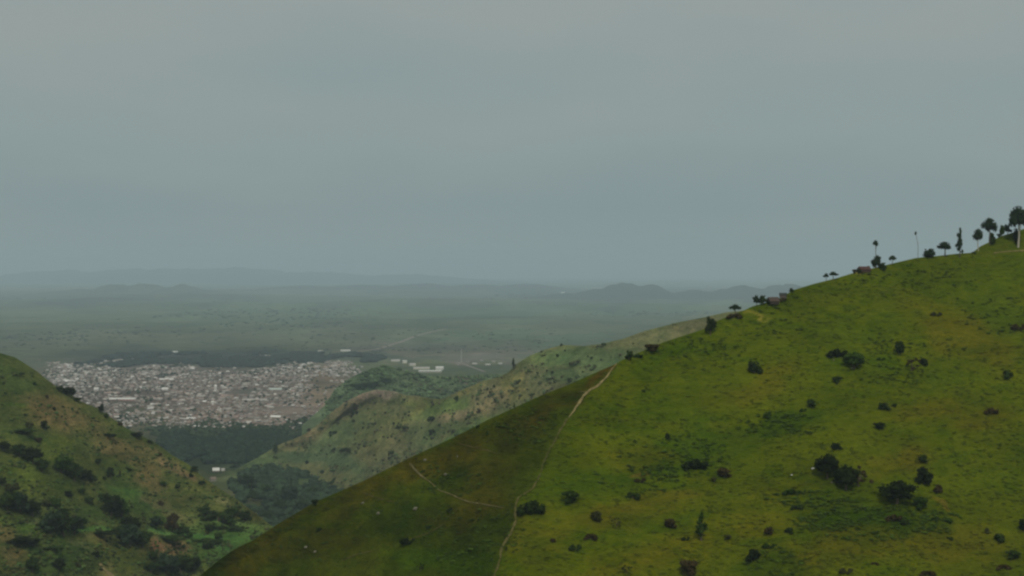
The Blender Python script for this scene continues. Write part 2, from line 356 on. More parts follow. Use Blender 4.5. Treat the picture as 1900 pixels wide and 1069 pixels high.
# the low hazy hill behind it, in front of the bright school roofs
C2 = Hill(sil=[(560, 790), (600, 755), (622, 722), (640, 708), (660, 696), (690, 684), (715, 677), (740, 685), (765, 692), (790, 697), (830, 699), (870, 697), (905, 694), (960, 694), (1040, 700), (1200, 720)],
          dist=[(560, 3250), (700, 3400), (1200, 3300)], t=.32, amp=.03, nscale=200., seed=5.2)
def colC2(U, V, P):
    c = cover(U, V, P, (.11, .155, .072), [(800, 715, 60, 10, 20, (.09, .075, .045), .7), (870, 705, 50, 10, 30, (.10, .08, .05), .8), (700, 690, 40, 16, 0, (.045, .085, .03), .8), (850, 698, 40, 3, 30, (.17, .13, .09), .5)], warp=10, wscale=20.)
    return np.clip(c * (1 + .3 * fbm(P[:, 0] / 50, P[:, 1] / 50, P[:, 2] / 20, 4)[:, None]), .002, 1)
build_hill('low_hill', C2, 560, 1200, 4, 1400, 3, colC2, mC, back=900)

# ------------------------------------------------------------------ the plain, running to the horizon
def plain_y(v): return F * H / (np.asarray(v, float) - VH)
def plain_pt(u, v): return pt(u, v, plain_y(v))
vs = np.concatenate([VH + 12 * np.geomspace(1, 1.0 / 1.0001, 1), VH + np.geomspace(12, 640, 420)[1:]])
us = np.arange(-2400, 4300, 9.)
rows = []; uvp = []
for v in vs: rows.append(plain_pt(us, np.full_like(us, v))); uvp.append((us, np.full_like(us, v)))
# the ground goes on to either side, behind the viewpoint, and rises under it into the viewpoint's own hill
V_ = np.concatenate(rows); U_ = np.concatenate([a[0] for a in uvp]); W_ = np.concatenate([a[1] for a in uvp])
farU = np.interp(W_, [512, 600, 720], [2.2, 1.0, .6])
def fade_bump(P):
    x, y = P[:, 0], P[:, 1]
    z = 10 * np.clip(fbm(x / 2600, y / 2600, 2., 4), 0, 1) * np.clip((y - 9000) / 6000, 0, 1) * 6
    return z
V_[:, 2] += fade_bump(V_) 
colP = cover(U_, W_, V_, (.074, .082, .030), [
    (300, 560, 500, 10, 0, (.050, .068, .030), .6), (700, 585, 500, 12, 0, (.058, .080, .028), .6), (380, 625, 300, 12, 0, (.095, .088, .036), .7), (150, 630, 120, 14, 0, (.085, .085, .034), .6),
    (820, 650, 260, 16, 0, (.10, .082, .044), .8), (1000, 630, 200, 14, 0, (.062, .085, .030), .6), (1050, 575, 300, 8, 0, (.050, .078, .032), .6),
    (350, 663, 230, 11, 1, (.030, .045, .022), .9), (560, 655, 110, 9, 0, (.034, .048, .022), .8), (280, 650, 90, 4, 4, (.040, .052, .022), .7),
    (700, 662, 120, 5, 0, (.045, .055, .03), .7), (880, 668, 70, 8, 0, (.11, .09, .06), .7), (900, 540, 340, 6, 0, (.03, .045, .028), .8), (1300, 556, 240, 10, 0, (.03, .045, .028), .7), (500, 520, 400, 6, 0, (.03, .045, .03), .7),
    (380, 742, 290, 60, 4, (.20, .155, .125), .93), (600, 715, 44, 40, 30, (.21, .155, .095), .9), (265, 765, 60, 14, 16, (.085, .095, .045), .7), (200, 700, 90, 14, 0, (.12, .115, .07), .6),
    (330, 790, 90, 14, 4, (.06, .075, .035), .8), (430, 835, 170, 38, 0, (.018, .028, .013), .95),
    (510, 890, 80, 20, 0, (.068, .105, .032), .85), (480, 866, 60, 5, 2, (.11, .14, .06), .6), (440, 880, 40, 5, -10, (.12, .15, .06), .5), (580, 890, 60, 12, 0, (.045, .075, .028), .7), (600, 940, 90, 30, 0, (.042, .070, .026), .8)], warp=16, wscale=50.)
X, Yy, Z = V_.T
colP = colP * (np.array([1.42, 1.68, 2.3]) * np.clip((Yy[:, None] - 4800) / 3000, 0, 1) + 1 - np.clip((Yy[:, None] - 4800) / 3000, 0, 1))  # extra haze painted into the ground colour: paler and bluer with distance
colP = np.clip(colP * (1 + .30 * fbm(X / 330, Yy / 700, 0., 5)[:, None]) * (1 + .24 * fbm(X / 1300, Yy / 4200, 5., 4)[:, None]), .003, 1)
nc = len(us); nR = len(vs)
i = (np.arange(nR - 1)[:, None] * nc + np.arange(nc - 1)).ravel()
Fp = np.stack([i, i + 1, i + nc + 1, i + nc], -1)
mP = ground_mat('plain_ground', [(.0016, .7, (.70, .82, .8), (1.26, 1.12, 1.15)), (.008, .9, (.6, .7, .68), (1.36, 1.24, 1.3)), (.04, .7, (.66, .72, .7), (1.3, 1.25, 1.25))], bump=.3, bscale=.02, bdist=5)
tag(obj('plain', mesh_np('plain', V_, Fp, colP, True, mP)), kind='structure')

ROADM = plain_mat('dust_road', (.24, .21, .17), 1, .2, .02, spec=0)
def plain_road(pts, w, mat, name):
    p = np.array(pts, float); t = np.linspace(0, 1, 60) * (len(p) - 1); u = np.interp(t, range(len(p)), p[:, 0]); v = np.interp(t, range(len(p)), p[:, 1])
    c = plain_pt(u, v); tx, ty = np.gradient(c[:, 0]), np.gradient(c[:, 1]); n_ = np.hypot(tx, ty); nx, ny = -ty / n_, tx / n_
    V = np.stack([np.stack([c[:, 0] + nx * w * s_, c[:, 1] + ny * w * s_, c[:, 2] + .4], -1) for s_ in (-.5, .5)], 1).reshape(-1, 3)
    i = np.arange(len(t) - 1)[:, None] * 2
    tag(obj(name, mesh_np(name, V, i + np.array([0, 1, 3, 2]), None, False, mat)), kind='structure')
plain_road([(640, 655), (700, 648), (745, 634), (770, 624), (800, 616), (860, 604)], 26, ROADM, 'road')
plain_road([(0, 640), (150, 634), (300, 637), (420, 632)], 16, ROADM, 'road')
plain_road([(850, 672), (900, 690)], 12, ROADM, 'road')

# the hillside the picture is taken from: it falls away below the frame
rr = np.concatenate([[0], np.geomspace(2, 1500, 60)]); th = np.linspace(0, 2 * math.pi, 97)
RR, TH = np.meshgrid(rr, th, indexing='ij')
mx = RR * np.sin(TH); my = RR * np.cos(TH)
front = np.clip(np.cos(TH), 0, 1)
mz = H - 1.75 - RR * (.50 + .03 * front) * np.clip(.55 + RR / 20, .55, 1) * (1 + .12 * np.clip(RR / 60, 0, 1) * fbm(mx / 130, my / 130, 0., 4)) 
mz = np.maximum(mz, -.5 - 0 * RR)
Vm = np.stack([mx, my, mz], -1).reshape(-1, 3)
n2 = len(th); i = (np.arange(len(rr) - 1)[:, None] * n2 + np.arange(n2 - 1)).ravel()
cm = np.tile(G, (len(Vm), 1)) * (1 + .25 * fbm(Vm[:, 0] / 30, Vm[:, 1] / 30, 0., 4)[:, None])
tag(obj('viewpoint_hill', mesh_np('viewpoint_hill', Vm, np.stack([i, i + n2, i + n2 + 1, i + 1], -1), np.clip(cm, .01, 1), True, mA)), kind='structure')

# hills far out on the plain, fading in the haze: (u, foot v, half width, height) in the frame, each at its own distance
def far_hill(name, peaks, vfoot, depth, col, seed):
    Y0 = float(plain_y(vfoot)); k = Y0 / F
    ulo = min(p[0] - p[2] * 2.4 for p in peaks); uhi = max(p[0] + p[2] * 2.4 for p in peaks)
    xs = np.linspace((ulo - CU) * k, (uhi - CU) * k, 200); ys = np.linspace(Y0 - 200, Y0 + depth, 40)
    XX, YY = np.meshgrid(xs, ys)
    z = np.zeros_like(XX)
    for (u, _, w, h) in peaks:
        z = np.maximum(z, h * k * np.exp(-((XX - (u - CU) * k) / (w * k)) ** 2 * 1.1))
    q = (YY - (Y0 - 200)) / (depth + 200)
    z = z * np.sin(np.pi * np.clip(q, 0, 1)) ** .8 * (1 + .2 * fbm(XX / (28 * k), YY / (28 * k), seed, 5))
    Vv = np.stack([XX, YY, z - 1], -1).reshape(-1, 3)
    n2 = len(xs); i = (np.arange(len(ys) - 1)[:, None] * n2 + np.arange(n2 - 1)).ravel()
    cc_ = np.array(col) * (1 + .3 * fbm(Vv[:, 0] / (14 * k), Vv[:, 1] / (14 * k), 1., 4)[:, None])
    tag(obj(name, mesh_np(name, Vv, np.stack([i, i + 1, i + n2 + 1, i + n2], -1), np.clip(cc_, .004, 1), True, mP)), kind='structure')
far_hill('distant_hill', [(175, 0, 30, 21), (230, 0, 50, 20), (300, 0, 40, 17), (350, 0, 30, 9), (110, 0, 80, 9)], 549, 2600, (.075, .105, .065), 1.)
far_hill('distant_hill', [(1175, 0, 60, 26), (1225, 0, 44, 24), (1120, 0, 46, 15), (1060, 0, 50, 8), (1320, 0, 70, 13), (1410, 0, 60, 22), (1500, 0, 80, 24)], 556, 3200, (.034, .052, .034), 2.)
far_hill('distant_hill', [(640, 0, 90, 10), (760, 0, 90, 12), (880, 0, 90, 10), (980, 0, 80, 12), (520, 0, 90, 8)], 542, 6000, (.040, .062, .055), 3.)
far_hill('distant_hill', [(210, 0, 230, 28), (370, 0, 200, 29), (540, 0, 160, 22), (10, 0, 190, 23), (720, 0, 180, 16)], 527.5, 12000, (.040, .062, .070), 4.)

# ------------------------------------------------------------------ haze over the plain
hm = bpy.data.materials.new('haze'); hm.use_nodes = True
n, l = hm.node_tree.nodes, hm.node_tree.links; n.clear()
ho = n.new('ShaderNodeOutputMaterial'); pv = n.new('ShaderNodeVolumePrincipled')
pv.inputs['Color'].default_value = (.74, .89, 1.0, 1); pv.inputs['Density'].default_value = 5.1e-5
l.new(pv.outputs[0], ho.inputs['Volume'])
hx, hy0, hy1, hz0, hz1 = 95000, -4000, 90000, -3.0, H + 480
hv = [(-hx, hy0, hz0), (hx, hy0, hz0), (hx, hy1, hz0), (-hx, hy1, hz0), (-hx, hy0, hz1), (hx, hy0, hz1), (hx, hy1, hz1), (-hx, hy1, hz1)]
hf = [(0, 3, 2, 1), (4, 5, 6, 7), (0, 1, 5, 4), (1, 2, 6, 5), (2, 3, 7, 6), (3, 0, 4, 7)]
haze = tag(obj('haze', mesh_np('haze', hv, hf, mat=hm)), kind='stuff')

# ================================================================== plants
def icos(sub=1):
    import bmesh
    bm = bmesh.new(); bmesh.ops.create_icosphere(bm, subdivisions=sub, radius=1)
    v = np.array([q.co[:] for q in bm.verts]); f = np.array([[a.index for a in p.verts] for p in bm.faces]); bm.free()
    return v, f
IV1, IF1 = icos(1); IV2, IF2 = icos(2)

def crown_mesh(name, lobes, seed, leaves=26, leaf=.09, mat=None, flat=1., core=.74, ragged=.22):
    """leafy crown: every lobe is a ragged dark core with leaf clumps standing out of it; lobes = (x, y, z, rx, rz)"""
    r = np.random.RandomState(seed); Vs = []; Fs = []; Cs = []; n0 = 0
    for (x, y, z, rx, rz) in lobes:
        k = 1 + r.uniform(-ragged, ragged, len(IV1))
        v = IV1 * k[:, None] * core * np.array([rx, rx, rz]) + (x, y, z)
        Vs.append(v); Fs.append(IF1 + n0); n0 += len(v); Cs.append(np.tile(np.full(3, r.uniform(.8, 1.05)), (len(v), 1)))
        m = leaves; d = r.normal(size=(m, 3)); d /= np.linalg.norm(d, axis=1)[:, None]
        c = d * np.array([rx, rx, rz]) * r.uniform(.72, 1.08, (m, 1)) + (x, y, z)
        s = leaf * r.uniform(.6, 1.5, (m, 1)) * (rx + rz) * 1.6
        a = r.normal(size=(m, 3)); a /= np.linalg.norm(a, axis=1)[:, None]
        b = np.cross(a, d) + .3 * r.normal(size=(m, 3)); b /= np.linalg.norm(b, axis=1)[:, None] + 1e-6
        e = np.cross(a, b) * .8
        tri = np.stack([c + a * s, c - a * s * .6 + b * s * .8, c - a * s * .5 - b * s * .8, c + e * s], 1).reshape(-1, 3)
        base = n0 + np.arange(m)[:, None] * 4
        Fs.append(np.concatenate([base + np.array([0, 1, 2]), base + np.array([0, 2, 3]), base + np.array([1, 3, 2])])); n0 += 4 * m
        Vs.append(tri); Cs.append(np.repeat(r.uniform(.65, 1.35, (m, 1)), 4, 0) * np.ones(3))
    return mesh_np(name, np.concatenate(Vs), np.concatenate(Fs), np.concatenate(Cs), False, mat)

def tube(path, radii, n=6):
    Vs = []; Fs = []
    for (p, r) in zip(path, radii):
        p = Vector(p)
        for k in range(n):
            a = 2 * math.pi * k / n; Vs.append((p.x + r * math.cos(a), p.y + r * math.sin(a), p.z))
    for i in range(len(path) - 1):
        for k in range(n):
            a, b = i * n + k, i * n + (k + 1) % n; Fs.append((a, b, b + n, a + n))
    return Vs, Fs
def trunk_mesh(name, top, rad, limbs, mat, seed=0):
    r = random.Random(seed); Vs = []; Fs = []
    def add(t):
        n0 = len(Vs); Vs.extend(t[0]); Fs.extend([tuple(q + n0 for q in f) for f in t[1]])
    bx = r.uniform(-.04, .04)
    add(tube([(0, 0, -.05), (0, 0, 0), (bx, 0, top * .5), (bx * .5, 0, top)], [rad * 1.6, rad * 1.2, rad * .9, rad * .6]))
    for (x, y, z) in limbs:
        s = top * r.uniform(.5, .95)
        add(tube([(bx, 0, s), (x * .5, y * .5, (s + z) * .52), (x, y, z)], [rad * .6, rad * .4, rad * .18], 5))
    return mesh_np(name, np.array(Vs), np.array(Fs), None, True, mat)

def leaf_mat(name, col, rand=.22):
    m, n, l, b = new_mat(name)
    b.inputs['Roughness'].default_value = .9; b.inputs['Specular IOR Level'].default_value = .02
    at = n.new('ShaderNodeAttribute'); at.attribute_name = 'Col'
    oi = n.new('ShaderNodeObjectInfo'); g = n.new('ShaderNodeNewGeometry')
    t = n.new('ShaderNodeTexNoise'); t.inputs['Scale'].default_value = .8; l.new(g.outputs['Position'], t.inputs['Vector'])
    mr_ = n.new('ShaderNodeMapRange'); mr_.inputs[3].default_value = 1 - rand; mr_.inputs[4].default_value = 1 + rand; l.new(oi.outputs['Random'], mr_.inputs[0])
    mr2 = n.new('ShaderNodeMapRange'); mr2.inputs[1].default_value = .3; mr2.inputs[2].default_value = .7; mr2.inputs[3].default_value = .7; mr2.inputs[4].default_value = 1.35; l.new(t.outputs[0], mr2.inputs[0])
    mm = n.new('ShaderNodeMath'); mm.operation = 'MULTIPLY'; l.new(mr_.outputs[0], mm.inputs[0]); l.new(mr2.outputs[0], mm.inputs[1])
    s1 = n.new('ShaderNodeVectorMath'); s1.operation = 'SCALE'; s1.inputs[0].default_value = col; l.new(mm.outputs[0], s1.inputs['Scale'])
    s2 = n.new('ShaderNodeVectorMath'); s2.operation = 'MULTIPLY'; l.new(s1.outputs[0], s2.inputs[0]); l.new(at.outputs['Color'], s2.inputs[1])
    l.new(s2.outputs[0], b.inputs['Base Color'])
    return m
LM = {'dark': leaf_mat('leaves_dark', (.028, .046, .009)), 'deep': leaf_mat('leaves_deep', (.016, .025, .006)), 'green': leaf_mat('leaves_green', (.034, .062, .009)),
      'brown': leaf_mat('leaves_brown', (.052, .038, .014)), 'olive': leaf_mat('leaves_olive', (.050, .054, .016)), 'blue': leaf_mat('leaves_bluish', (.026, .042, .020))}
BARK = plain_mat('bark', (.11, .085, .06), .95, .3, 3.); PALE = plain_mat('pale_bark', (.42, .38, .30), .9, .2, 3.)

def lobes_dome(seed, n=11, base=.0):
    r = random.Random(seed); o = []
    for _ in range(n):
        a = r.uniform(0, 6.28); d = r.uniform(.05, .34); rx = r.uniform(.13, .2)
        z = base + (1 - base) * (r.uniform(.22, .8) * (1 - (d / .5) ** 2 * .7))
        o.append((d * math.cos(a), d * math.sin(a), z, rx, rx * r.uniform(.8, 1.2) * (1 - base)))
    o.append((0, 0, base + (1 - base) * .45, .3, .36 * (1 - base)))
    return o
def lobes_umbrella(seed, n=10):
    r = random.Random(seed); o = []
    for k in range(n):
        a = k * 6.28 / n + r.uniform(-.3, .3); d = r.uniform(.15, .36)
        o.append((d * math.cos(a), d * math.sin(a), r.uniform(.66, .8) - d * .35, .16, .13))
    o += [(0, 0, .84, .2, .14), (.08, 0, .78, .24, .15), (-.1, .05, .78, .22, .15)]
    return o
def lobes_spire(seed, n=12):
    r = random.Random(seed); o = []
    for k in range(n):
        z = .22 + .72 * k / (n - 1); w = .34 * (1 - max(0, z - .62) / .42) if z > .5 else .26 + .3 * (z - .2)
        a = r.uniform(0, 6.28); d = w * r.uniform(.3, .8)
        o.append((d * math.cos(a), d * math.sin(a), z, max(.07, w * .42), .07))
    o += [(0, 0, .5, .2, .2), (0, 0, .75, .12, .14), (0, 0, .93, .06, .08)]
    return o
def lobes_sparse(seed, n=9):
    r = random.Random(seed); o = []
    for _ in range(n):
        a = r.uniform(0, 6.28); d = r.uniform(.12, .42)
        o.append((d * math.cos(a), d * math.sin(a), r.uniform(.25, .85) * (1 - d * .6), r.uniform(.07, .12), r.uniform(.06, .11)))
    return o
def lobes_low(seed, n=11):
    r = random.Random(seed); o = []
    for _ in range(n):
        x = r.uniform(-.38, .38); o.append((x, r.uniform(-.2, .2), r.uniform(.2, .6) * (1 - abs(x)), r.uniform(.1, .15), r.uniform(.2, .34)))
    return o
def lobes_round(seed): return [(x, y, z, rx, rz) for (x, y, z, rx, rz) in lobes_dome(seed, 13, .13)]
def lobes_tuft(seed): return [(0, 0, .9, .2, .085), (.14, .05, .86, .15, .06), (-.13, -.06, .88, .15, .065), (.02, 0, .95, .12, .05), (0, .1, .83, .14, .05)]
KINDS = {'tuft': (lobes_tuft, .85, 1), 'dome': (lobes_dome, .35, 0), 'umbrella': (lobes_umbrella, .62, 1), 'spire': (lobes_spire, .7, 1), 'sparse': (lobes_sparse, .3, 0), 'low': (lobes_low, .25, 0), 'round': (lobes_round, .5, 1)}
_cm = {}; _tm = {}
def crown(kind, var, col, big):
    key = (kind, var, col, big)
    if key not in _cm:
        lb = KINDS[kind][0](100 + var * 7 + hash_kind(kind))
        _cm[key] = crown_mesh('crown', lb, var + 5, leaves=(46 if big else 20) if kind != 'sparse' else 34, leaf=.075 if big else .10, mat=LM[col])
    return _cm[key]
def hash_kind(k): return sum(ord(c) for c in k)
def trunk(kind, var, pale):
    key = (kind, var, pale)
    if key not in _tm:
        lb = KINDS[kind][0](100 + var * 7 + hash_kind(kind)); top = KINDS[kind][1]
        r = random.Random(var); sel = r.sample(lb, 4)
        _tm[key] = trunk_mesh('trunk', top, .035 if KINDS[kind][2] else .028, [(a[0], a[1], a[2]) for a in sel], PALE if pale else BARK, var)
    return _tm[key]
_pc = [0]
def plant(hill, kind, u, v, w, h, col, label, cat='bush', group=None, pale=False, Yd=None, name=None, crown_lift=None):
    """one bush or tree, its foot at (u, v) on the hill, w x h in frame pixels at that distance"""
    _pc[0] += 1; r = random.Random(_pc[0] * 13)
    if hill is None: p = plain_pt(u, v)
    elif Yd is not None: p = pt(u, v, Yd)
    else: p = hill.P(u, v)
    p = np.asarray(p, float).reshape(3); k = p[1] / F
    nm = name or ('bush' if cat == 'bush' else 'tree')
    o = bpy.data.objects.new(nm, None); COL.objects.link(o); o.empty_display_size = .2
    o.location = (p[0], p[1], p[2] - .02 * h * k - (.25 if KINDS[kind][2] == 0 else 0)); o.rotation_euler = (0, 0, r.uniform(0, 6.28) if kind != 'low' else r.uniform(-.4, .4))
    sk = 1.26 if group and 'ridge line' in group else 1.3; W = w * k * sk; Hh = h * k * 1.12
    o.scale = (W, W * (1 if kind != 'low' else .8), Hh)
    tag(o, label, cat, group)
    var = r.randrange(4)
    c = obj('crown' if KINDS[kind][2] else 'foliage', crown(kind, var, col, w * h > 420), o)
    obj('trunk' if KINDS[kind][2] else 'stem', trunk(kind, var, pale), o)
    return o
GA = 'bushes and small trees scattered over the near green hillside'
near = [  # kind, u, foot v, w, h, colour, label, category
 ('dome', 1399, 692, 27, 28, 'dark', 'dark round bush alone on the upper left of the green hillside', 'bush'),
 ('low', 1549, 661, 40, 19, 'deep', 'very dark flat bush, left of the greener bush on the upper green slope', 'bush'),
 ('round', 1585, 684, 38, 32, 'green', 'green spreading small tree beside the dark flat bush on the upper slope', 'tree'),
 ('dome', 1552, 711, 18, 15, 'dark', 'small dark round bush just below the green spreading tree', 'bush'),
 ('dome', 1669, 656, 22, 24, 'dark', 'dark upright bush topmost of the trio high on the slope', 'bush'),
 ('sparse', 1691, 688, 34, 34, 'brown', 'sparse brownish half-bare bush in the middle of the upper trio', 'bush'),
 ('dome', 1714, 677, 18, 16, 'deep', 'small blackish bush touching the sparse brown bush', 'bush'),
 ('dome', 1869, 702, 20, 20, 'dark', 'dark bush near the right edge of the upper slope', 'bush'),
 ('low', 1837, 767, 28, 15, 'brown', 'flat brown bush slanting near the right edge at middle height', 'bush'),
 ('dome', 1505, 756, 20, 17, 'dark', 'dark bush with a tiny companion at its lower left', 'bush'),
 ('low', 1491, 763, 14, 9, 'green', 'tiny green bush at the lower left of a dark bush', 'bush'),
 ('dome', 1425, 777, 17, 18, 'green', 'small conical green bush above a lush green strip', 'bush'),
 ('dome', 1639, 760, 24, 17, 'dark', 'broad dark bush left of a tiny one in the middle of the slope', 'bush'),
 ('dome', 1660, 755, 11, 9, 'dark', 'tiny dark bush right of the broad dark bush', 'bush'),
 ('dome', 1633, 796, 25, 15, 'deep', 'low blackish bush directly below the pair at mid slope', 'bush'),
 ('dome', 1551, 834, 21, 17, 'deep', 'small black bush just above the large dark tree group', 'bush'),
 ('low', 1635, 668, 14, 8, 'green', 'tiny bright green bush between the green tree and the brown trio', 'bush'),
 ('low', 1891, 612, 26, 16, 'brown', 'reddish brown bush at the right edge high on the slope', 'bush'),
 ('low', 1738, 586, 20, 11, 'olive', 'faint olive bush alone near the top of the green hill', 'bush'),
 ('round', 1535, 888, 42, 48, 'deep', 'tall dark tree on the left of the large tree group', 'tree'),
 ('round', 1570, 909, 52, 52, 'deep', 'widest blackish tree at the front of the large tree group', 'tree'),
 ('sparse', 1594, 902, 44, 42, 'brown', 'half-bare brownish tree on the right of the large tree group', 'tree'),
 ('low', 1466, 916, 34, 13, 'green', 'low dark green scrub left of and below the large tree group', 'bush'),
 ('low', 1478, 945, 24, 13, 'dark', 'flat dark bush beneath the low green scrub', 'bush'),
 ('dome', 1427, 992, 21, 19, 'brown', 'dark reddish round bush, left one of a pair low on the slope', 'bush'),
 ('dome', 1465, 989, 18, 12, 'dark', 'small dark bush, right one of a pair low on the slope', 'bush'),
 ('dome', 1399, 1040, 30, 22, 'deep', 'dark bush with a shaded left side near the bottom edge', 'bush'),
 ('dome', 1351, 1001, 15, 11, 'olive', 'small olive bush right of the green tree low on the slope', 'bush'),
 ('low', 1428, 1016, 24, 12, 'green', 'flat green bush just under the reddish round bush', 'bush'),
 ('low', 1570, 1064, 24, 15, 'olive', 'olive bush at the bottom edge under the bare yellow patch', 'bush'),
 ('low', 1622, 1047, 16, 7, 'brown', 'tiny flat brown bush on the bare yellow patch by the bottom edge', 'bush'),
 ('dome', 1343, 886, 28, 20, 'brown', 'brown bush right of the black elongated bush', 'bush'),
 ('dome', 1325, 894, 12, 11, 'olive', 'tiny bush at the lower left of the brown bush', 'bush'),
 ('round', 1664, 934, 62, 44, 'deep', 'broad dark flat-topped tree right of the large tree group', 'tree'),
 ('dome', 1707, 944, 26, 26, 'green', 'green bush at the right foot of the broad flat-topped tree', 'bush'),
 ('dome', 1712, 857, 22, 16, 'dark', 'small dark bush topmost of the line of three on the right', 'bush'),
 ('dome', 1715, 898, 30, 36, 'deep', 'upright dark bush in the middle of the line of three on the right', 'bush'),
 ('dome', 1741, 915, 20, 20, 'brown', 'rounded dark brown bush lowest of the line of three on the right', 'bush'),
 ('low', 1655, 965, 32, 15, 'brown', 'low brown scrub in the lush green hollow', 'bush'),
 ('low', 1682, 972, 22, 12, 'dark', 'low dark scrub at the right of the brown scrub in the green hollow', 'bush'),
 ('low', 1732, 966, 16, 10, 'green', 'small green shrub left of the dirt scratch on the right', 'bush'),
 ('low', 1757, 969, 18, 12, 'green', 'small green shrub just below the pale dirt scratch', 'bush'),
 ('low', 1762, 1001, 12, 8, 'dark', 'tiny dark shrub by itself under the pale dirt scratch', 'bush'),
 ('dome', 1831, 989, 11, 12, 'olive', 'tiny bush at the upper left of the bush row by the lower right corner', 'bush'),
 ('dome', 1854, 1003, 24, 17, 'dark', 'dark bush in the row running to the lower right corner', 'bush'),
 ('dome', 1880, 1036, 26, 17, 'dark', 'dark bush near the lower right corner, above the flat brown one', 'bush'),
 ('low', 1860, 1056, 26, 13, 'brown', 'flat brown bush in the lower right corner', 'bush'),
 ('dome', 1900, 986, 22, 26, 'deep', 'black bush cut by the right edge of the picture', 'bush'),
 ('low', 1719, 1068, 30, 14, 'brown', 'flat brown bush on the bottom edge in the right part', 'bush'),
 ('low', 983, 952, 56, 32, 'dark', 'large dark green bush beside the bend of the dirt path', 'bush'),
 ('dome', 1058, 933, 31, 26, 'dark', 'rounded greyish green bush right of the large one by the path', 'bush'),
 ('dome', 1105, 965, 26, 20, 'olive', 'olive bush with a dark foot below the rounded greyish bush', 'bush'),
 ('low', 1173, 925, 28, 17, 'dark', 'flat dark bush in the grass above the reddish bare patch', 'bush'),
 ('low', 1188, 894, 22, 10, 'brown', 'thin brown bush under a patch of red earth', 'bush'),
 ('low', 1286, 868, 50, 23, 'deep', 'long black bush on the bright green patch', 'bush'),
 ('dome', 1238, 814, 11, 12, 'deep', 'tiny square dark bush above the bright green patch', 'bush'),
 ('dome', 1243, 980, 25, 20, 'brown', 'rust brown cushion bush left of the feathery green tree', 'bush'),
 ('spire', 1301, 1003, 32, 48, 'green', 'feathery upright green tree low in the middle of the hill', 'tree'),
 ('low', 1273, 1002, 16, 10, 'dark', 'small dark bush at the left foot of the feathery green tree', 'bush'),
 ('sparse', 1144, 978, 22, 20, 'olive', 'yellowish thin bush in the dry grass right of the olive bush', 'bush'),
 ('low', 1094, 1001, 26, 16, 'brown', 'flat brown bush above a small dark one in the lower middle', 'bush'),
 ('low', 1068, 1021, 24, 17, 'dark', 'dark slanting bush below the flat brown one', 'bush'),
 ('dome', 1026, 1006, 12, 10, 'brown', 'tiny brown bush right of the path in dry grass', 'bush'),
 ('sparse', 1163, 1063, 22, 17, 'dark', 'thin dark bush at the bottom edge left of the big brown bush', 'bush'),
 ('dome', 1276, 1067, 38, 32, 'brown', 'big rounded brown bush on the bottom edge', 'bush'),
 ('dome', 1195, 728, 8, 7, 'dark', 'tiny dark bush just right of the pale path on the upper slope', 'bush'),
 ('low', 759, 1008, 30, 15, 'deep', 'black flat bush on the dark slope at the end of a faint track', 'bush'),
 ('dome', 591, 986, 13, 10, 'dark', 'small dark bush by itself on the left of the dark slope', 'bush'),
 ('dome', 584, 936, 16, 11, 'deep', 'dark bush on the lower crest of the dark slope', 'bush'),
 ('spire', 954, 760, 5, 12, 'dark', 'tiny pointed shrub on the crest of the dark slope', 'bush'),
 ('low', 887, 793, 12, 7, 'deep', 'little flat black bush on the middle crest of the dark slope', 'bush'),
 ('sparse', 780, 1060, 12, 22, 'dark', 'small withered bush near the bottom of the dark slope', 'bush'),
 ('dome', 904, 808, 6, 10, 'dark', 'tiny upright bush just under the crest of the dark slope', 'bush'),
 ('dome', 835, 950, 12, 10, 'deep', 'small black bush under the winding track on the dark slope', 'bush'),
 ('dome', 795, 982, 12, 10, 'dark', 'small bush between the winding track and the black flat bush', 'bush'),
 # on the ridge line
 ('round', 1318, 622, 18, 36, 'deep', 'dark columnar tree standing below the ridge at the far left of the green hill', 'tree'),
 ('round', 1167, 669, 16, 20, 'dark', 'round dark little tree at the top end of the dirt path', 'tree'),
 ('low', 1182, 663, 20, 10, 'dark', 'low bush right behind the round tree at the path top', 'bush'),
 ('dome', 1208, 651, 30, 15, 'brown', 'reddish brown bushes on the crest up from the path top', 'bush'),
 ('umbrella', 1364, 586, 20, 20, 'blue', 'leaning dark flat-topped tree above a reddish bush on the ridge', 'tree'),
 ('low', 1360, 590, 30, 12, 'brown', 'low reddish bush under the leaning ridge tree', 'bush'),
 ('round', 1404, 567, 13, 20, 'blue', 'small tree at the left end of the brown hut cluster on the ridge', 'tree'),
 ('dome', 1416, 561, 17, 15, 'dark', 'dark bush in front of the brown thatched hut', 'bush'),
 ('dome', 1469, 541, 9, 8, 'dark', 'tiny bush right of the sloping shed roof on the ridge', 'bush'),
 ('umbrella', 1533, 521, 11, 13, 'blue', 'small flat-topped tree, left one of the isolated pair on the ridge', 'tree'),
 ('umbrella', 1546, 517, 18, 12, 'blue', 'wider flat-topped tree, right one of the isolated pair on the ridge', 'tree'),
 ('dome', 1585, 507, 9, 9, 'brown', 'tiny brown bush at the left end of the red hut', 'bush'),
 ('dome', 1612, 501, 10, 9, 'brown', 'brown shrub against the right end of the red hut', 'bush'),
 ('dome', 1594, 506, 12, 8, 'dark', 'small dark shrub against the left end of the red hut', 'bush'),
 ('dome', 1426, 564, 12, 10, 'deep', 'blackish shrub before the left wall of the thatched hut', 'bush'),
 ('low', 1448, 558, 20, 9, 'brown', 'low brown shrub before the gap between thatched hut and shed', 'bush'),
 ('dome', 1626, 497, 19, 26, 'blue', 'dark rounded tree directly right of the red hut', 'tree'),
 ('tuft', 1624.6, 497, 15, 47, 'blue', 'thin tall tree with a small round tuft rising behind the red hut tree', 'tree'),
 ('dome', 1640, 502, 13, 17, 'dark', 'narrow dark bush between the hut tree and the little stemmed tree', 'bush'),
 ('umbrella', 1656, 491, 13, 16, 'blue', 'little stemmed tree with a flat crown right of the hut trees', 'tree'),
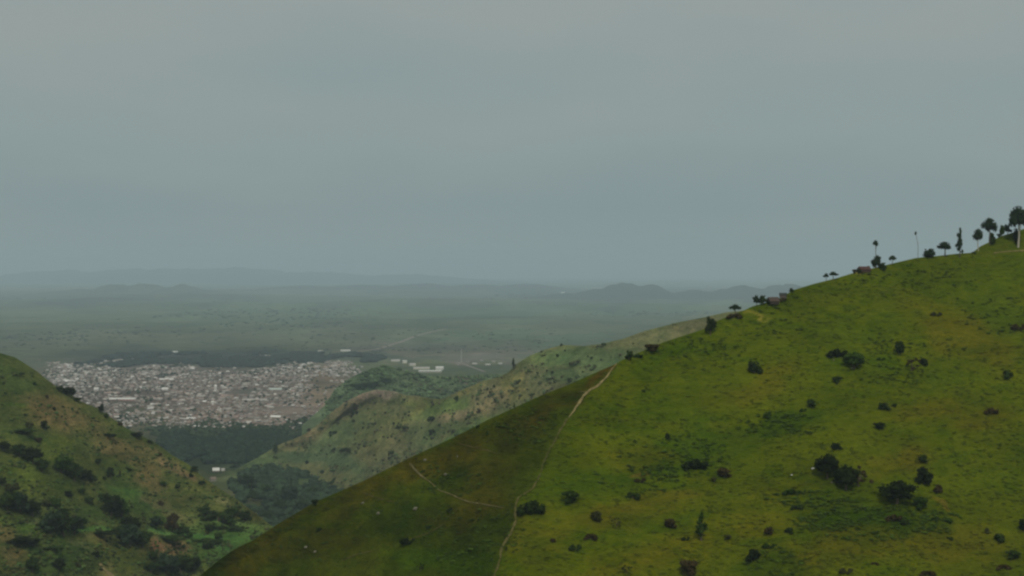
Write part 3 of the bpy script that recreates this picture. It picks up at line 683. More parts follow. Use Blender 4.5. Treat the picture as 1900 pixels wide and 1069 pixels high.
 ('dome', 1725, 478, 26, 21, 'blue', 'dome-shaped dark bush on the ridge right of the thin pole tree', 'bush'),
 ('umbrella', 1753, 476, 25, 26, 'blue', 'mushroom-shaped dark tree next to the dome-shaped ridge bush', 'tree'),
 ('spire', 1781, 478, 20, 51, 'blue', 'pointed tree with a thin spire top on the open ridge', 'tree'),
 ('umbrella', 1815, 465, 19, 38, 'blue', 'flat-crowned tree on a thin pale stem left of the knoll', 'tree'),
 ('umbrella', 1836, 452, 25, 46, 'blue', 'tall forked dark tree on the left flank of the knoll', 'tree'),
 ('dome', 1840, 453, 14, 24, 'dark', 'dense dark bush at the foot of the forked tree on the knoll', 'bush'),
 ('dome', 1854, 441, 8, 9, 'dark', 'tiny bush on the knoll between the forked tree and the faint one', 'bush'),
 ('round', 1859, 440, 10, 24, 'green', 'slim faint green tree on the knoll', 'tree'),
 ('round', 1870, 434, 14, 20, 'blue', 'small rounded tree on the knoll left of the largest tree', 'tree'),
 ('umbrella', 1889, 459, 38, 72, 'blue', 'largest tree on the knoll, with a broad crown and a pale trunk', 'tree'),
 ('dome', 1886, 450, 15, 33, 'deep', 'dense upright bush before the trunk of the largest knoll tree', 'bush'),
 ('low', 1806, 470, 10, 5, 'green', 'low green tuft where the ridge meets the knoll', 'bush'),
]
for (kd, u, v, w, h, c, lab, cat) in near:
    back = (v < A.sil(u) + 3)
    vv = max(v, float(A.sil(u)) + .5)
    pale = ('pale' in lab)
    plant(A, kd, u, vv, w, h * (1 if v >= vv else 1 + (vv - v) / h), c, lab, cat, GA if not back else 'trees and bushes along the ridge line', pale)
# the very thin pole tree on the ridge
p = A.P(1703.5, float(A.sil(1703.5)) + .6); k = p[1] / F
root = bpy.data.objects.new('slender_tree', None); COL.objects.link(root); root.location = p
tag(root, 'very thin leaning pole-like tree with a tiny tuft of leaves on the bare ridge', 'tree', 'trees and bushes along the ridge line')
tv, tf = tube([(0, 0, -.4), (0, 0, 0), (-.2 * k, 0, 25 * k), (-4.5 * k, 0, 47 * k)], [.55 * k, .45 * k, .4 * k, .25 * k])
obj('trunk', mesh_np('trunk', np.array(tv), np.array(tf), None, True, BARK), root)
tcr = obj('crown', crown_mesh('crown', [(0, 0, 0, .5, .9), (.2, 0, .6, .3, .6), (-.2, .1, -.5, .3, .6)], 4, 14, .15, LM['blue']), root)
tcr.location = (-4.5 * k, 0, 46 * k); tcr.scale = (3.2 * k, 3.2 * k, 3.6 * k)

GB = 'trees on the left hill'
left = [
 ('round', 8, 838, 26, 22, 'deep', 'dark tree at the left edge, start of the upper tree belt of the left hill'), ('round', 36, 848, 32, 26, 'dark', 'broad tree second along the upper tree belt of the left hill'),
 ('round', 60, 860, 36, 32, 'deep', 'large dark tree in the middle of the upper tree belt of the left hill'), ('round', 78, 876, 30, 28, 'dark', 'rounded tree at the lower end of the first upper tree belt on the left hill'),
 ('round', 4, 902, 18, 20, 'deep', 'small dark tree at the left edge below the upper belt'), ('round', 114, 878, 38, 38, 'green', 'tall green tree at the upper end of the second clump on the left hill'),
 ('round', 138, 892, 36, 36, 'dark', 'broad dark tree in the middle of the second clump on the left hill'), ('round', 159, 892, 26, 24, 'deep', 'smaller dark tree at the right end of the second clump on the left hill'),
 ('round', 182, 863, 13, 15, 'deep', 'small dark bushy tree alone under the brown field'), ('round', 205, 889, 14, 24, 'deep', 'narrow upright tree alone in the middle of the left hill'),
 ('dome', 193, 890, 9, 9, 'dark', 'tiny bush at the left foot of the narrow upright tree'), ('round', 222, 886, 5, 15, 'olive', 'slim sapling right of the narrow upright tree'),
 ('dome', 239, 874, 11, 7, 'deep', 'tiny dark bush above the slim sapling'), ('dome', 72, 821, 16, 11, 'brown', 'brownish bush on the pale field above the upper belt'),
 ('dome', 126, 922, 18, 15, 'deep', 'dark round bush below the second clump'), ('dome', 152, 917, 17, 13, 'dark', 'dark bush right of the round bush below the second clump'),
 ('round', 14, 946, 42, 38, 'dark', 'wide dark tree at the left edge in the middle grove of the left hill'), ('round', 38, 950, 38, 40, 'blue', 'tall bluish tree in the middle grove by the left edge'),
 ('round', 60, 958, 30, 32, 'deep', 'dark tree at the right end of the middle grove by the left edge'), ('round', 101, 945, 26, 22, 'green', 'greenish tree between the middle grove and the big grey-green clump'),
 ('dome', 84, 940, 20, 14, 'olive', 'olive bush just right of the middle grove'), ('round', 94, 992, 40, 46, 'blue', 'big grey-green tree on the left of the lower clump'),
 ('round', 117, 994, 42, 44, 'dark', 'big dark tree in the centre of the lower clump'), ('round', 138, 992, 34, 36, 'blue', 'grey-green tree on the right of the lower clump'),
 ('round', 152, 980, 18, 22, 'green', 'small green tree touching the lower clump on its right'), ('round', 206, 960, 38, 46, 'deep', 'tall dark tree above the green terraces'),
 ('round', 226, 960, 28, 32, 'green', 'green tree right of the tall dark one above the terraces'), ('dome', 190, 930, 18, 16, 'dark', 'dark bush at the upper left of the tall dark tree'),
 ('round', 243, 988, 34, 32, 'deep', 'dark tree at the top of the central lower grove of the left hill'), ('round', 240, 1012, 44, 42, 'blue', 'broad bluish tree in the central lower grove'),
 ('round', 264, 1016, 36, 36, 'dark', 'dark tree right in the central lower grove, beside the orange earth bank'), ('round', 226, 1000, 24, 30, 'dark', 'slim dark tree on the left of the central lower grove'),
 ('round', 290, 982, 26, 26, 'blue', 'bluish tree left of the brownish crown on the green terrace'), ('round', 320, 988, 28, 38, 'brown', 'brownish tree on the end of the small spur'),
 ('round', 340, 996, 22, 22, 'dark', 'dark tree at the right foot of the brownish tree'), ('dome', 299, 938, 11, 11, 'brown', 'small brown bush on the pale spur crest'),
 ('low', 404, 966, 54, 24, 'dark', 'long dark thicket under the pale clearing'), ('round', 380, 958, 28, 22, 'dark', 'dark round tree at the left of the long thicket'),
 ('round', 430, 960, 26, 22, 'green', 'green tree at the right of the long thicket'), ('round', 455, 968, 26, 22, 'dark', 'dark tree at the valley end of the left hill'),
 ('round', 60, 1062, 28, 30, 'dark', 'dark tree near the bottom left corner'), ('round', 109, 1058, 26, 24, 'deep', 'dark rounded tree on the bottom edge right of the corner tree'),
 ('dome', 144, 1052, 14, 12, 'olive', 'small olive bush near the bottom edge'), ('dome', 178, 1034, 18, 14, 'deep', 'black bush beside the light track'),
 ('round', 308, 1066, 46, 40, 'blue', 'bluish broad tree at the bottom below the orange earth bank'), ('round', 336, 1064, 40, 38, 'dark', 'dark broad tree at the bottom right of the bluish one'),
 ('round', 360, 1060, 26, 28, 'deep', 'dark tree against the near hill at the bottom'), ('dome', 284, 1040, 24, 20, 'dark', 'dark bush at the left end of the orange earth bank'),
 ('round', 30, 1012, 26, 12, 'dark', 'low dark tree above the reddish soil by the left edge'), ('low', 50, 1006, 50, 12, 'dark', 'dark hedge strip crossing the field by the left edge'),
 ('dome', 81, 797, 15, 19, 'deep', 'dark upright bush, right one of the pair on the upper green field'), ('dome', 54, 794, 17, 15, 'olive', 'olive bush, left one of the pair on the upper green field'),
 ('dome', 100, 761, 9, 7, 'deep', 'tiny black bush on the brown upper field'), ('dome', 87, 739, 8, 7, 'brown', 'tiny brown bush at the top of the brown upper field'),
 ('dome', 64, 715, 8, 9, 'dark', 'tiny bush under the summit of the left hill'), ('low', 197, 809, 40, 7, 'deep', 'thin dark hedge running across the brown field'),
 ('low', 35, 800, 70, 6, 'dark', 'thin dark hedge at the left edge under the pair of bushes'), ('low', 30, 696, 26, 8, 'dark', 'low dark scrub under the summit at the left edge'),
 ('round', 127, 735, 24, 18, 'deep', 'dark tree clump on the skyline of the left hill'), ('round', 112, 727, 16, 12, 'dark', 'smaller tree at the upper side of the skyline clump'),
 ('round', 143, 746, 16, 11, 'dark', 'smaller tree at the lower side of the skyline clump'), ('round', 188, 766, 12, 17, 'deep', 'dark narrow tree on the skyline in front of the pink roofs'),
 ('round', 197, 775, 12, 9, 'dark', 'small bush next to the narrow skyline tree'), ('dome', 222, 790, 12, 8, 'brown', 'brownish bush on the lower skyline of the left hill'),
 ('dome', 253, 811, 30, 12, 'deep', 'dark wide bush on the lower skyline, before the bottom row of houses'), ('dome', 277, 822, 14, 8, 'dark', 'small bush on the skyline right of the wide one'),
 ('dome', 296, 845, 11, 7, 'brown', 'tiny brown bush beside the red earth strip'), ('round', 361, 876, 14, 12, 'dark', 'small tree at the lower end of the red earth strip'),
 ('dome', 354, 886, 10, 8, 'deep', 'tiny dark bush below the red earth strip'), ('round', 374, 900, 14, 11, 'dark', 'small tree left of the white-roofed valley house'),
 ('dome', 300, 900, 20, 8, 'green', 'low green bush in the centre of the slope'), ('round', 430, 975, 18, 15, 'green', 'small light green tree on the bottom terrace'),
 ('round', 405, 1000, 20, 16, 'green', 'green tree on the lowest terrace near the hill fold'), ('round', 384, 1020, 22, 18, 'dark', 'dark tree low in the fold between the two hills'),
 ('low', 180, 990, 66, 7, 'deep', 'dark hedge under the upper light green terrace strip'), ('low', 308, 999, 80, 7, 'dark', 'dark hedge under the terrace strip behind the earth bank'),
 ('low', 385, 1006, 70, 8, 'dark', 'dark hedge under the terrace strip near the hill fold'), ('low', 432, 982, 70, 8, 'dark', 'dark hedge under the terrace strip at the valley end'),
 ('low', 30, 1004, 80, 10, 'deep', 'dark hedge between two fields at the left edge of the bottom terraces'), 
 ('low', 90, 1020, 46, 8, 'green', 'green hedge below the lower clump of trees'), ('round', 170, 895, 18, 16, 'dark', 'dark tree just below the right end of the second clump'),
 ('round', 20, 915, 30, 18, 'olive', 'olive tree between the small dark tree and the middle grove'), ('round', 165, 935, 22, 16, 'dark', 'dark tree left of the tall dark one above the terraces'),
 ('dome', 330, 905, 14, 8, 'dark', 'tiny dark bush at the right of the low green bush in mid slope'), ('round', 120, 958, 20, 16, 'dark', 'dark tree just above the lower clump'),
 ('round', 392, 985, 22, 16, 'dark', 'dark tree on the terrace below the long thicket'), ('round', 280, 1062, 28, 20, 'dark', 'dark tree at the bottom left of the bluish broad tree'),
 ('round', 350, 1000, 16, 14, 'green', 'small green tree above the bank at the right'),
]
for (kd, u, v, w, h, c, lab) in left:
    vv = max(v, float(B.sil(u)) + .8)
    cat = 'tree' if kd == 'round' else ('hedge' if 'hedge' in lab or 'thicket' in lab else 'bush')
    plant(B, kd, u, vv, w, h, c, lab, cat, GB, name='hedge' if cat == 'hedge' else None)

GC = 'trees on the middle ridge'
mid = [('spire', 953, 686, 10, 20, 'deep', 'dark pointed tree standing out on the shoulder of the middle ridge'), ('round', 1034, 664, 6, 9, 'dark', 'small tree just below the grassy top of the middle ridge'),
 ('dome', 1057, 709, 13, 10, 'dark', 'dark bush just above the left end of the near crest, on the green face'), ('round', 1088, 710, 13, 15, 'dark', 'small tree above the crest of the dark slope'),
 ('low', 1080, 713, 30, 10, 'deep', 'dark low thicket before the small tree at the near crest'), ('dome', 961, 712, 9, 7, 'deep', 'dark dot of a bush on the yellowish shoulder'),
 ('dome', 1042, 642, 6, 5, 'dark', 'tiny bush on the very top of the middle ridge'), ('round', 800, 785, 15, 14, 'deep', 'dark round tree on the brown middle slope'),
 ('low', 752, 796, 40, 7, 'deep', 'long dark hedge on the face of the middle ridge'), ('round', 655, 772, 7, 9, 'deep', 'left of two small dark trees under the pale bare crest'),
 ('round', 662, 770, 8, 9, 'deep', 'right of two small dark trees under the pale bare crest'), ('dome', 661, 762, 9, 11, 'brown', 'small brown tree just under the pale bare crest'),
 ('round', 847, 746, 10, 12, 'dark', 'dark tree left of the yellowish shoulder'), ('dome', 573, 800, 9, 7, 'brown', 'reddish bush low on the left end of the middle ridge'),
 ('low', 620, 805, 22, 8, 'dark', 'dark scrub strip on the left face of the middle ridge'), ('round', 511, 842, 12, 18, 'dark', 'pointed tree at the left foot of the middle ridge'),
 ('round', 888, 768, 7, 10, 'brown', 'small brown tree near the orange clearing'), ('low', 806, 802, 18, 8, 'deep', 'dark bush below the round tree on the brown slope'),
 ('low', 648, 838, 30, 10, 'deep', 'dark scrub at the foot of the middle ridge'), ('low', 726, 845, 12, 12, 'dark', 'dark upright scrub close to the near crest')]
for (kd, u, v, w, h, c, lab) in mid:
    vv = max(v, float(Cc.sil(u)) + .5)
    cat = 'tree' if kd in ('round', 'spire') else ('hedge' if 'hedge' in lab else 'bush')
    plant(Cc, kd, u, vv, w, h, c, lab, cat, GC, name='hedge' if cat == 'hedge' else None)
r = random.Random(99); cnt = 0
DOT = {'green': 'small fresh green tree dotted on the hazy slope of the middle ridge', 'dark': 'small dark green tree dotted on the hazy slope of the middle ridge', 'olive': 'small olive tree dotted on the hazy slope of the middle ridge', 'deep': 'small blackish tree dotted on the hazy slope of the middle ridge'}
while cnt < 45:
    u = r.uniform(500, 1250); v = r.uniform(650, 890)
    if v < Cc.sil(u) + 8 or v > np.interp(u, A.su, A.sv) - 6: continue
    if Cc.P(u, v)[2] < 3: continue
    w = r.uniform(3, 6.5); cl_ = r.choice(['dark', 'olive', 'green', 'deep']); plant(Cc, 'round', u, v, w, w * r.uniform(.8, 1.3), cl_, DOT[cl_], 'tree', 'small trees dotted on the middle ridge'); cnt += 1

# valley trees one can still tell apart
valley = [('round', 540, 936, 34, 34, 'blue', 'largest dark tree in the valley, against the near crest'), ('round', 458, 905, 40, 26, 'dark', 'wide dark tree in the valley right of the white-roofed house'),
 ('round', 562, 950, 26, 26, 'dark', 'dark tree at the right of the largest valley tree'), ('round', 520, 950, 26, 24, 'dark', 'dark tree at the left of the largest valley tree'),
 ('round', 490, 915, 22, 20, 'green', 'green tree in the middle of the valley'), ('round', 470, 930, 26, 20, 'dark', 'dark tree low in the valley by the left hill'),
 ('round', 575, 868, 30, 26, 'blue', 'tall bluish tree behind the small valley fields'), ('round', 600, 872, 26, 22, 'dark', 'dark tree right of the tall bluish one behind the fields'),
 ('round', 640, 890, 26, 20, 'blue', 'bluish tree by the small roof near the middle ridge'), ('round', 625, 905, 24, 20, 'dark', 'dark tree between the two lower valley roofs'),
 ('round', 500, 965, 24, 20, 'dark', 'dark tree at the bottom tip of the valley'), ('round', 580, 920, 22, 18, 'dark', 'tree by the lowest valley roof')]
for (kd, u, v, w, h, c, lab) in valley: plant(None, kd, u, v, w, h, c, lab, 'tree', 'trees in the valley between the hills')

# ================================================================== dirt paths on the near hill
DIRT = plain_mat('trodden_earth', (.24, .19, .085), 1, .3, .5, spec=0)
DIRT2 = plain_mat('faint_track', (.098, .082, .030), 1, .35, .5, spec=0)
def path_strip(hill, pts, wpx, mat, name='path', lift=.25, seed=0):
    p = np.array(pts, float); d = np.concatenate([[0], np.cumsum(np.hypot(*np.diff(p, axis=0).T))])
    t = np.arange(0, d[-1], 3.); u = np.interp(t, d, p[:, 0]); v = np.interp(t, d, p[:, 1])
    k = np.ones(3) / 3; u[1:-1] = np.convolve(u, k, 'valid'); v[1:-1] = np.convolve(v, k, 'valid')
    u = u + fbm(t / 14, t * 0 + seed, 0., 3) * 1.3
    wd = np.interp(t, np.linspace(0, d[-1], len(wpx)), wpx) * (1 + .4 * fbm(t / 9, t * 0 + seed + 5, 0., 3))
    du, dv_ = np.gradient(u), np.gradient(v); n_ = np.hypot(du, dv_); nx, ny = -dv_ / n_, du / n_ * .8
    rows = [hill.P(u + nx * wd * q, np.maximum(v + ny * wd * q, hill.sil(u + nx * wd * q) + .3)) for q in (-.5, 0, .5)]
    V = np.stack(rows, 1).reshape(-1, 3); V[:, 2] += lift; V[:, 1] -= lift
    i = np.arange(len(t) - 1)[:, None] * 3
    Fq = np.concatenate([i + np.array([0, 1, 4, 3]), i + np.array([1, 2, 5, 4])])
    tag(obj(name, mesh_np(name, V, Fq, None, True, mat)), kind='structure')
path_strip(A, PATH_A[:8], [1.6, 3.2, 4, 2], DIRT)
path_strip(A, PATH_A[7:13], [3.5, 2.4, 1.8, 2.4], plain_mat('overgrown_path', (.085, .08, .026), 1, .4, .5, spec=0), seed=2)
path_strip(A, PATH_A[12:], [2.8, 2.2, 4, 5, 3, 3], plain_mat('worn_path', (.115, .10, .035), 1, .35, .5, spec=0), seed=3)
path_strip(A, [(1107, 718), (1090, 727), (1072, 728)], [3, 1], DIRT2, seed=11)
path_strip(A, [(761, 861), (772, 873), (784, 886), (796, 893), (817, 911), (844, 921), (865, 931), (895, 936), (940, 944)], [3.4, 2.6, 2, 2.2, 1.5], plain_mat('pale_track', (.15, .125, .055), 1, .4, .4, spec=0), seed=4)
path_strip(A, [(673, 914), (698, 924), (723, 931), (738, 933)], [1.8, 1.8, 1], DIRT2, seed=5)
path_strip(A, [(633, 1041), (660, 1030), (685, 1024), (702, 1022)], [1.4, 2, 1], DIRT2, seed=6)
path_strip(A, [(752, 1004), (775, 997), (800, 988), (823, 973)], [1.2, 1.6, 1], DIRT2, seed=7)
path_strip(A, [(850, 823), (870, 829), (895, 834), (925, 843)], [1.4, 1.6, 1], DIRT2, seed=8)
path_strip(A, [(1843, 470), (1860, 468), (1880, 466.5), (1905, 465), (1960, 463)], [1.5, 2.6, 2.6], DIRT, seed=9)
path_strip(B, [(186, 1046), (193, 1056), (205, 1066), (215, 1076)], [4, 6, 7], DIRT, seed=10, lift=.5)

# ================================================================== merged ground cover: tufts, scrub, far woods
def rot_z(n_, r): 
    a = r.uniform(0, 6.283, n_); return np.cos(a), np.sin(a)
def scatter(name, P, W, Hh, cols, mat, seed, base=(IV1, IF1), ragged=.25, sink=.15, label=None, cat=None):
    r = np.random.RandomState(seed); bv, bf = base; n_ = len(P); m = len(bv)
    cz, sz = rot_z(n_, r)
    k = 1 + r.uniform(-ragged, ragged, (n_, m))
    x = bv[:, 0] * k; y = bv[:, 1] * k; z = bv[:, 2] * k
    el = r.uniform(.7, 1.35, (n_, 1))
    X = (x * cz[:, None] - y * sz[:, None]) * W[:, None] / 2 * el; Y = (x * sz[:, None] + y * cz[:, None]) * W[:, None] / 2
    Z = (z + 1 - sink * 2) * Hh[:, None] / 2
    V = np.stack([X + P[:, :1], Y + P[:, 1:2], Z + P[:, 2:3]], -1).reshape(-1, 3)
    Fc = (bf[None] + (np.arange(n_) * m)[:, None, None]).reshape(-1, 3)
    C = np.repeat(cols, m, 0) * np.clip(r.uniform(.8, 1.2, (n_ * m, 1)), 0, 2)
    o = obj(name, mesh_np(name, V, Fc, C, False, mat)); tag(o, label, cat, kind='stuff'); return o
AM = attr_mat('ground_plants')
OV = np.array([(1, 0, 0), (-1, 0, 0), (0, 1, 0), (0, -1, 0), (0, 0, 1), (.7, .7, .2), (-.7, .6, .3)], float); OF = np.array([(0, 5, 4), (5, 2, 4), (2, 6, 4), (6, 1, 4), (1, 3, 4), (3, 0, 4)])
rs = np.random.RandomState(3)
# grass tussocks on the near hill
n_ = 30000; u = rs.uniform(330, 1960, n_ * 2); v = rs.uniform(440, 1110, n_ * 2)
keep = (v > A.sil(u) + 2); u, v = u[keep][:n_], v[keep][:n_]
dens = fbm(u / 60, v / 30, 1., 4); keep = dens > rs.uniform(-.9, .35, len(u)); u, v = u[keep], v[keep]
P = A.P(u, v); c = colA(u, v, P) * rs.uniform(.74, 1.06, (len(u), 1)) * np.array([.95, 1.0, .9])
big = rs.rand(len(u)) ** 3
scatter('grass_tussocks', P,   .6 + 1.5 * big, .2 + .5 * big, c, AM, 1, (OV, OF), .3, label='short grass tussocks and tiny shrubs all over the near hillside', cat='grass')
# rank green herbs in the damp hollows
pu = []; pv_ = []
for (cu_, cv_, ru, rv, n_) in [(1610, 965, 125, 36, 1500), (1450, 790, 75, 20, 420), (1250, 850, 95, 40, 700), (1500, 925, 70, 14, 300), (1700, 640, 90, 26, 260), (1850, 585, 60, 34, 350), (1400, 595, 110, 26, 350), (1440, 1045, 50, 26, 300), (1720, 515, 120, 20, 300), (1180, 890, 90, 24, 260), (1650, 700, 60, 22, 260), (1310, 655, 60, 30, 220), (1745, 970, 40, 18, 200), (830, 890, 60, 30, 300), (880, 1000, 90, 50, 500), (560, 1010, 120, 30, 300), (980, 790, 60, 30, 260)]:
    a = rs.uniform(0, 6.283, n_); q = np.sqrt(rs.uniform(0, 1.25, n_)); pu.append(cu_ + ru * q * np.cos(a)); pv_.append(cv_ + rv * q * np.sin(a))
u = np.concatenate(pu); v = np.concatenate(pv_); keep = (v > A.sil(u) + 3) & (fbm(u / 16, v / 9, 2., 3) > rs.uniform(-.5, .6, len(u))); u, v = u[keep], v[keep]
P = A.P(u, v); big = rs.rand(len(u)) ** 2
scatter('herbs', P, 0.8 + 1.7 * big, .35 + .8 * big, np.array([(.040, .066, .006)]) * rs.uniform(.6, 1.4, (len(u), 1)), AM, 14, (OV, OF), .3, label='rank dark green herbs in the damp hollows of the near hillside', cat='herbs')
# low scrub on the left hill
n_ = 9000; u = rs.uniform(-60, 560, n_ * 2); v = rs.uniform(650, 1110, n_ * 2); keep = v > B.sil(u) + 2; u, v = u[keep][:n_], v[keep][:n_]
dens = fbm(u / 40, v / 20, 6., 4) + .35 * np.clip((v - 850) / 150, -1, 1); keep = dens > rs.uniform(-.5, .7, len(u)); u, v = u[keep], v[keep]
P = B.P(u, v); c = np.array([(.060, .084, .022)]) * rs.uniform(.5, 1.5, (len(u), 1)) * (1 + rs.uniform(-.15, .15, (len(u), 3)))
big = rs.rand(len(u)) ** 3
scatter('scrub', P, 1.4 + 3.2 * big, .9 + 2.2 * big, c, AM, 2, label='low green scrub covering the left hillside', cat='scrub')
# scrub on the middle ridge
n_ = 9000; u = rs.uniform(420, 1340, n_ * 3); v = rs.uniform(580, 960, n_ * 3); keep = (v > Cc.sil(u) + 2) & (v < np.interp(u, A.su, A.sv) + 10); u, v = u[keep][:n_], v[keep][:n_]
dens = fbm(u / 26, v / 14, 4., 4) - .5 * np.clip((u - 960) / 100, 0, 1); keep = dens > rs.uniform(-.2, 1.2, len(u)); u, v = u[keep], v[keep]
P = Cc.P(u, v); keep = P[:, 2] > 0; P = P[keep]; u = u[keep]
c = np.array([(.075, .090, .034)]) * rs.uniform(.45, 1.7, (len(u), 1)) * (1 + rs.uniform(-.18, .18, (len(u), 3))); big = rs.rand(len(u)) ** 3
scatter('scrub', P, 2 + 6.5 * big, 1.4 + 5 * big, c, AM, 3, label='thin scrub on the hazy slope of the middle ridge', cat='scrub')
# scrub on the low hill behind
u = rs.uniform(600, 1000, 3500); v = rs.uniform(668, 800, 3500); keep = v > C2.sil(u) + 1.5; u, v = u[keep], v[keep]
P = C2.P(u, v); keep = P[:, 2] > 0; P = P[keep]; big = rs.rand(len(P)) ** 2
scatter('scrub', P, 4 + 8 * big, 3 + 6 * big, np.array([(.078, .12, .05)]) * rs.uniform(.5, 1.6, (len(P), 1)), AM, 4, label='green bush cover of the low hazy hill in front of the pale roofs', cat='scrub')

def in_poly(u, v, poly):
    u = np.asarray(u); v = np.asarray(v); c = np.zeros(u.shape, bool); n_ = len(poly)
    for i in range(n_):
        (x1, y1), (x2, y2) = poly[i], poly[i - 1]
        k = ((y1 > v) != (y2 > v)) & (u < (x2 - x1) * (v - y1) / ((y2 - y1) or 1e-9) + x1); c ^= k
    return c
def plain_scatter(n_, poly, seed, warp=5):
    """points spread evenly over the ground of a region outlined on the plain"""
    r = np.random.RandomState(seed); W = np.array([plain_pt(a, b) for a, b in poly])
    x = r.uniform(W[:, 0].min(), W[:, 0].max(), n_); y = r.uniform(W[:, 1].min(), W[:, 1].max(), n_)
    u = CU + x / y * F; v = VH + H / y * F
    k = in_poly(u + warp * fbm(x / 120, y / 300, 1., 3), v + warp * .6 * fbm(x / 120, y / 300, 7., 3), poly)
    return np.stack([x[k], y[k], 0 * x[k]], -1), u[k], v[k]
P, u, v = plain_scatter(16000, [(290, 816), (330, 809), (520, 806), (575, 797), (560, 850), (500, 880), (440, 868), (350, 875), (290, 840)], 5, 20)
keep = fbm(P[:, 0] / 45, P[:, 1] / 140, 8., 4) + .5 - .9 * np.clip((v - 840) / 40, 0, 1) > rs.uniform(-.3, .3, len(P)); P = P[keep]
big = rs.rand(len(P)); scatter('wood', P, 8 + 9 * big, 7 + 8 * big, np.array([(.012, .022, .011)]) * rs.uniform(.4, 2.1, (len(P), 1)), AM, 5, label='dark dense wood on the valley floor below the town', cat='wood')
P, u, v = plain_scatter(20000, [(125, 682), (175, 668), (250, 659), (330, 662), (440, 661), (560, 656), (640, 656), (720, 663), (640, 668), (560, 673), (440, 680), (250, 679), (140, 681)], 6, 14)
keep = fbm(P[:, 0] / 140, P[:, 1] / 420, 6., 4) > rs.uniform(-.75, .1, len(P)); P = P[keep]
big = rs.rand(len(P)); scatter('wood', P, 10 + 14 * big, 7 + 9 * big, np.array([(.022, .036, .024)]) * rs.uniform(.5, 1.5, (len(P), 1)), AM, 6, label='long dark wood strip behind the town', cat='wood')
P, u, v = plain_scatter(9000, [(430, 868), (520, 862), (600, 850), (700, 850), (720, 900), (560, 1010), (480, 1000), (420, 900)], 7)
dens = fbm(P[:, 0] / 60, P[:, 1] / 110, 2., 4) + .5 * np.clip((u - 490) / 60, -.3, .6) + .4 * np.clip((v - 890) / 40, -1, 1); keep = dens > rs.uniform(-.5, .6, len(P)); P = P[keep]
big = rs.rand(len(P)) ** 2; scatter('wood', P, 5 + 11 * big, 4 + 9 * big, np.array([(.024, .042, .018)]) * rs.uniform(.5, 1.7, (len(P), 1)), AM, 7, label='loose woodland and gardens in the valley between the hills', cat='wood')
# hedgerows and groves far out on the plain
r7 = np.random.RandomState(11); v = VH + 12 * (150 / 12.) ** r7.rand(9000); u = r7.uniform(-80, 1420, 9000); P = plain_pt(u, v)
dens = fbm(P[:, 0] / 900, P[:, 1] / 2600, 3., 4); k = (dens > r7.uniform(-.1, .6, len(u))) ; P = P[k]; u = u[k]; v = v[k]
sz = P[:, 1] / F; big = r7.rand(len(P)); scatter('wood', P, sz * (2 + 7 * big) , np.minimum(sz * (1 + 1.2 * big), 16), np.array([(.026, .040, .020)]) * r7.uniform(.6, 1.5, (len(P), 1)), AM, 8, label='scattered groves and hedgerows across the hazy plain', cat='wood')

# ================================================================== the town
ROOFS = {'pale': plain_mat('roof_pale_tin', (.45, .42, .37), .55, .15, .05, .15, .3), 'white': plain_mat('roof_white_tin', (.70, .68, .62), .5, .1, .05, .1, .3), 'brown': plain_mat('roof_rust_brown', (.21, .155, .12), .8, .2, .05, .2),
         'pink': plain_mat('roof_faded_pink', (.38, .29, .25), .75, .15, .05, .15), 'grey': plain_mat('roof_grey_tin', (.25, .22, .19), .6, .2, .05, .2)}
WALLS = [plain_mat('wall_mud', (.30, .225, .175), .9, .2, .1, .2), plain_mat('wall_plaster', (.46, .41, .35), .9, .15, .1, .15), plain_mat('wall_dark_brick', (.17, .135, .11), .9, .2, .1, .2)]  # mud, plaster, and a brick of darker brown, picked per house
SHADE = plain_mat('opening_dark', (.03, .028, .025), .6, .1, .1)
def house_geo(w, d, h, rise, over=.5, hip=False):
    a, b = w / 2, d / 2
    wv = [(-a, -b, -.6), (a, -b, -.6), (a, b, -.6), (-a, b, -.6), (-a, -b, h), (a, -b, h), (a, b, h), (-a, b, h), (-a, 0, h + rise * .96), (a, 0, h + rise * .96)]
    wf = [(0, 1, 5), (0, 5, 4), (1, 2, 6), (1, 6, 5), (2, 3, 7), (2, 7, 6), (3, 0, 4), (3, 4, 7), (4, 8, 7), (5, 6, 9)]
    A_, B_ = a + over, b + over; q = A_ - (d * .45 if hip else 0); z0 = h - over * rise / b; t = .18
    rv = [(-A_, -B_, z0), (A_, -B_, z0), (q, 0, h + rise + t), (-q, 0, h + rise + t), (-A_, B_, z0), (A_, B_, z0), (-A_, -B_, z0 - t), (A_, -B_, z0 - t), (A_, B_, z0 - t), (-A_, B_, z0 - t)]
    rf = [(0, 1, 2), (0, 2, 3), (5, 4, 3), (5, 3, 2), (6, 7, 1), (6, 1, 0), (8, 9, 4), (8, 4, 5), (7, 8, 5), (7, 5, 1), (9, 6, 0), (9, 0, 4), (1, 5, 2), (4, 0, 3), (6, 9, 8), (6, 8, 7)]
    return np.array(wv), np.array(wf), np.array(rv), np.array(rf)
SHAPES = [(7.6, 6, 2.6, 1.4), (9.4, 7, 2.8, 1.7), (6.6, 5, 2.5, 1.2), (12, 7, 2.8, 1.8), (6, 6, 2.5, 1.3), (8.6, 8, 3, 1.8), (17, 8, 3, 1.9)]
hp = {}
def house_proto(si, roof, wi):
    key = (si, roof, wi)
    if key not in hp:
        wv, wf, rv, rf = house_geo(*SHAPES[si], hip=si in (4, 5))
        hp[key] = (mesh_np('wall', wv, wf, None, False, WALLS[wi]), mesh_np('roof', rv, rf, None, False, ROOFS[roof]))
    return hp[key]
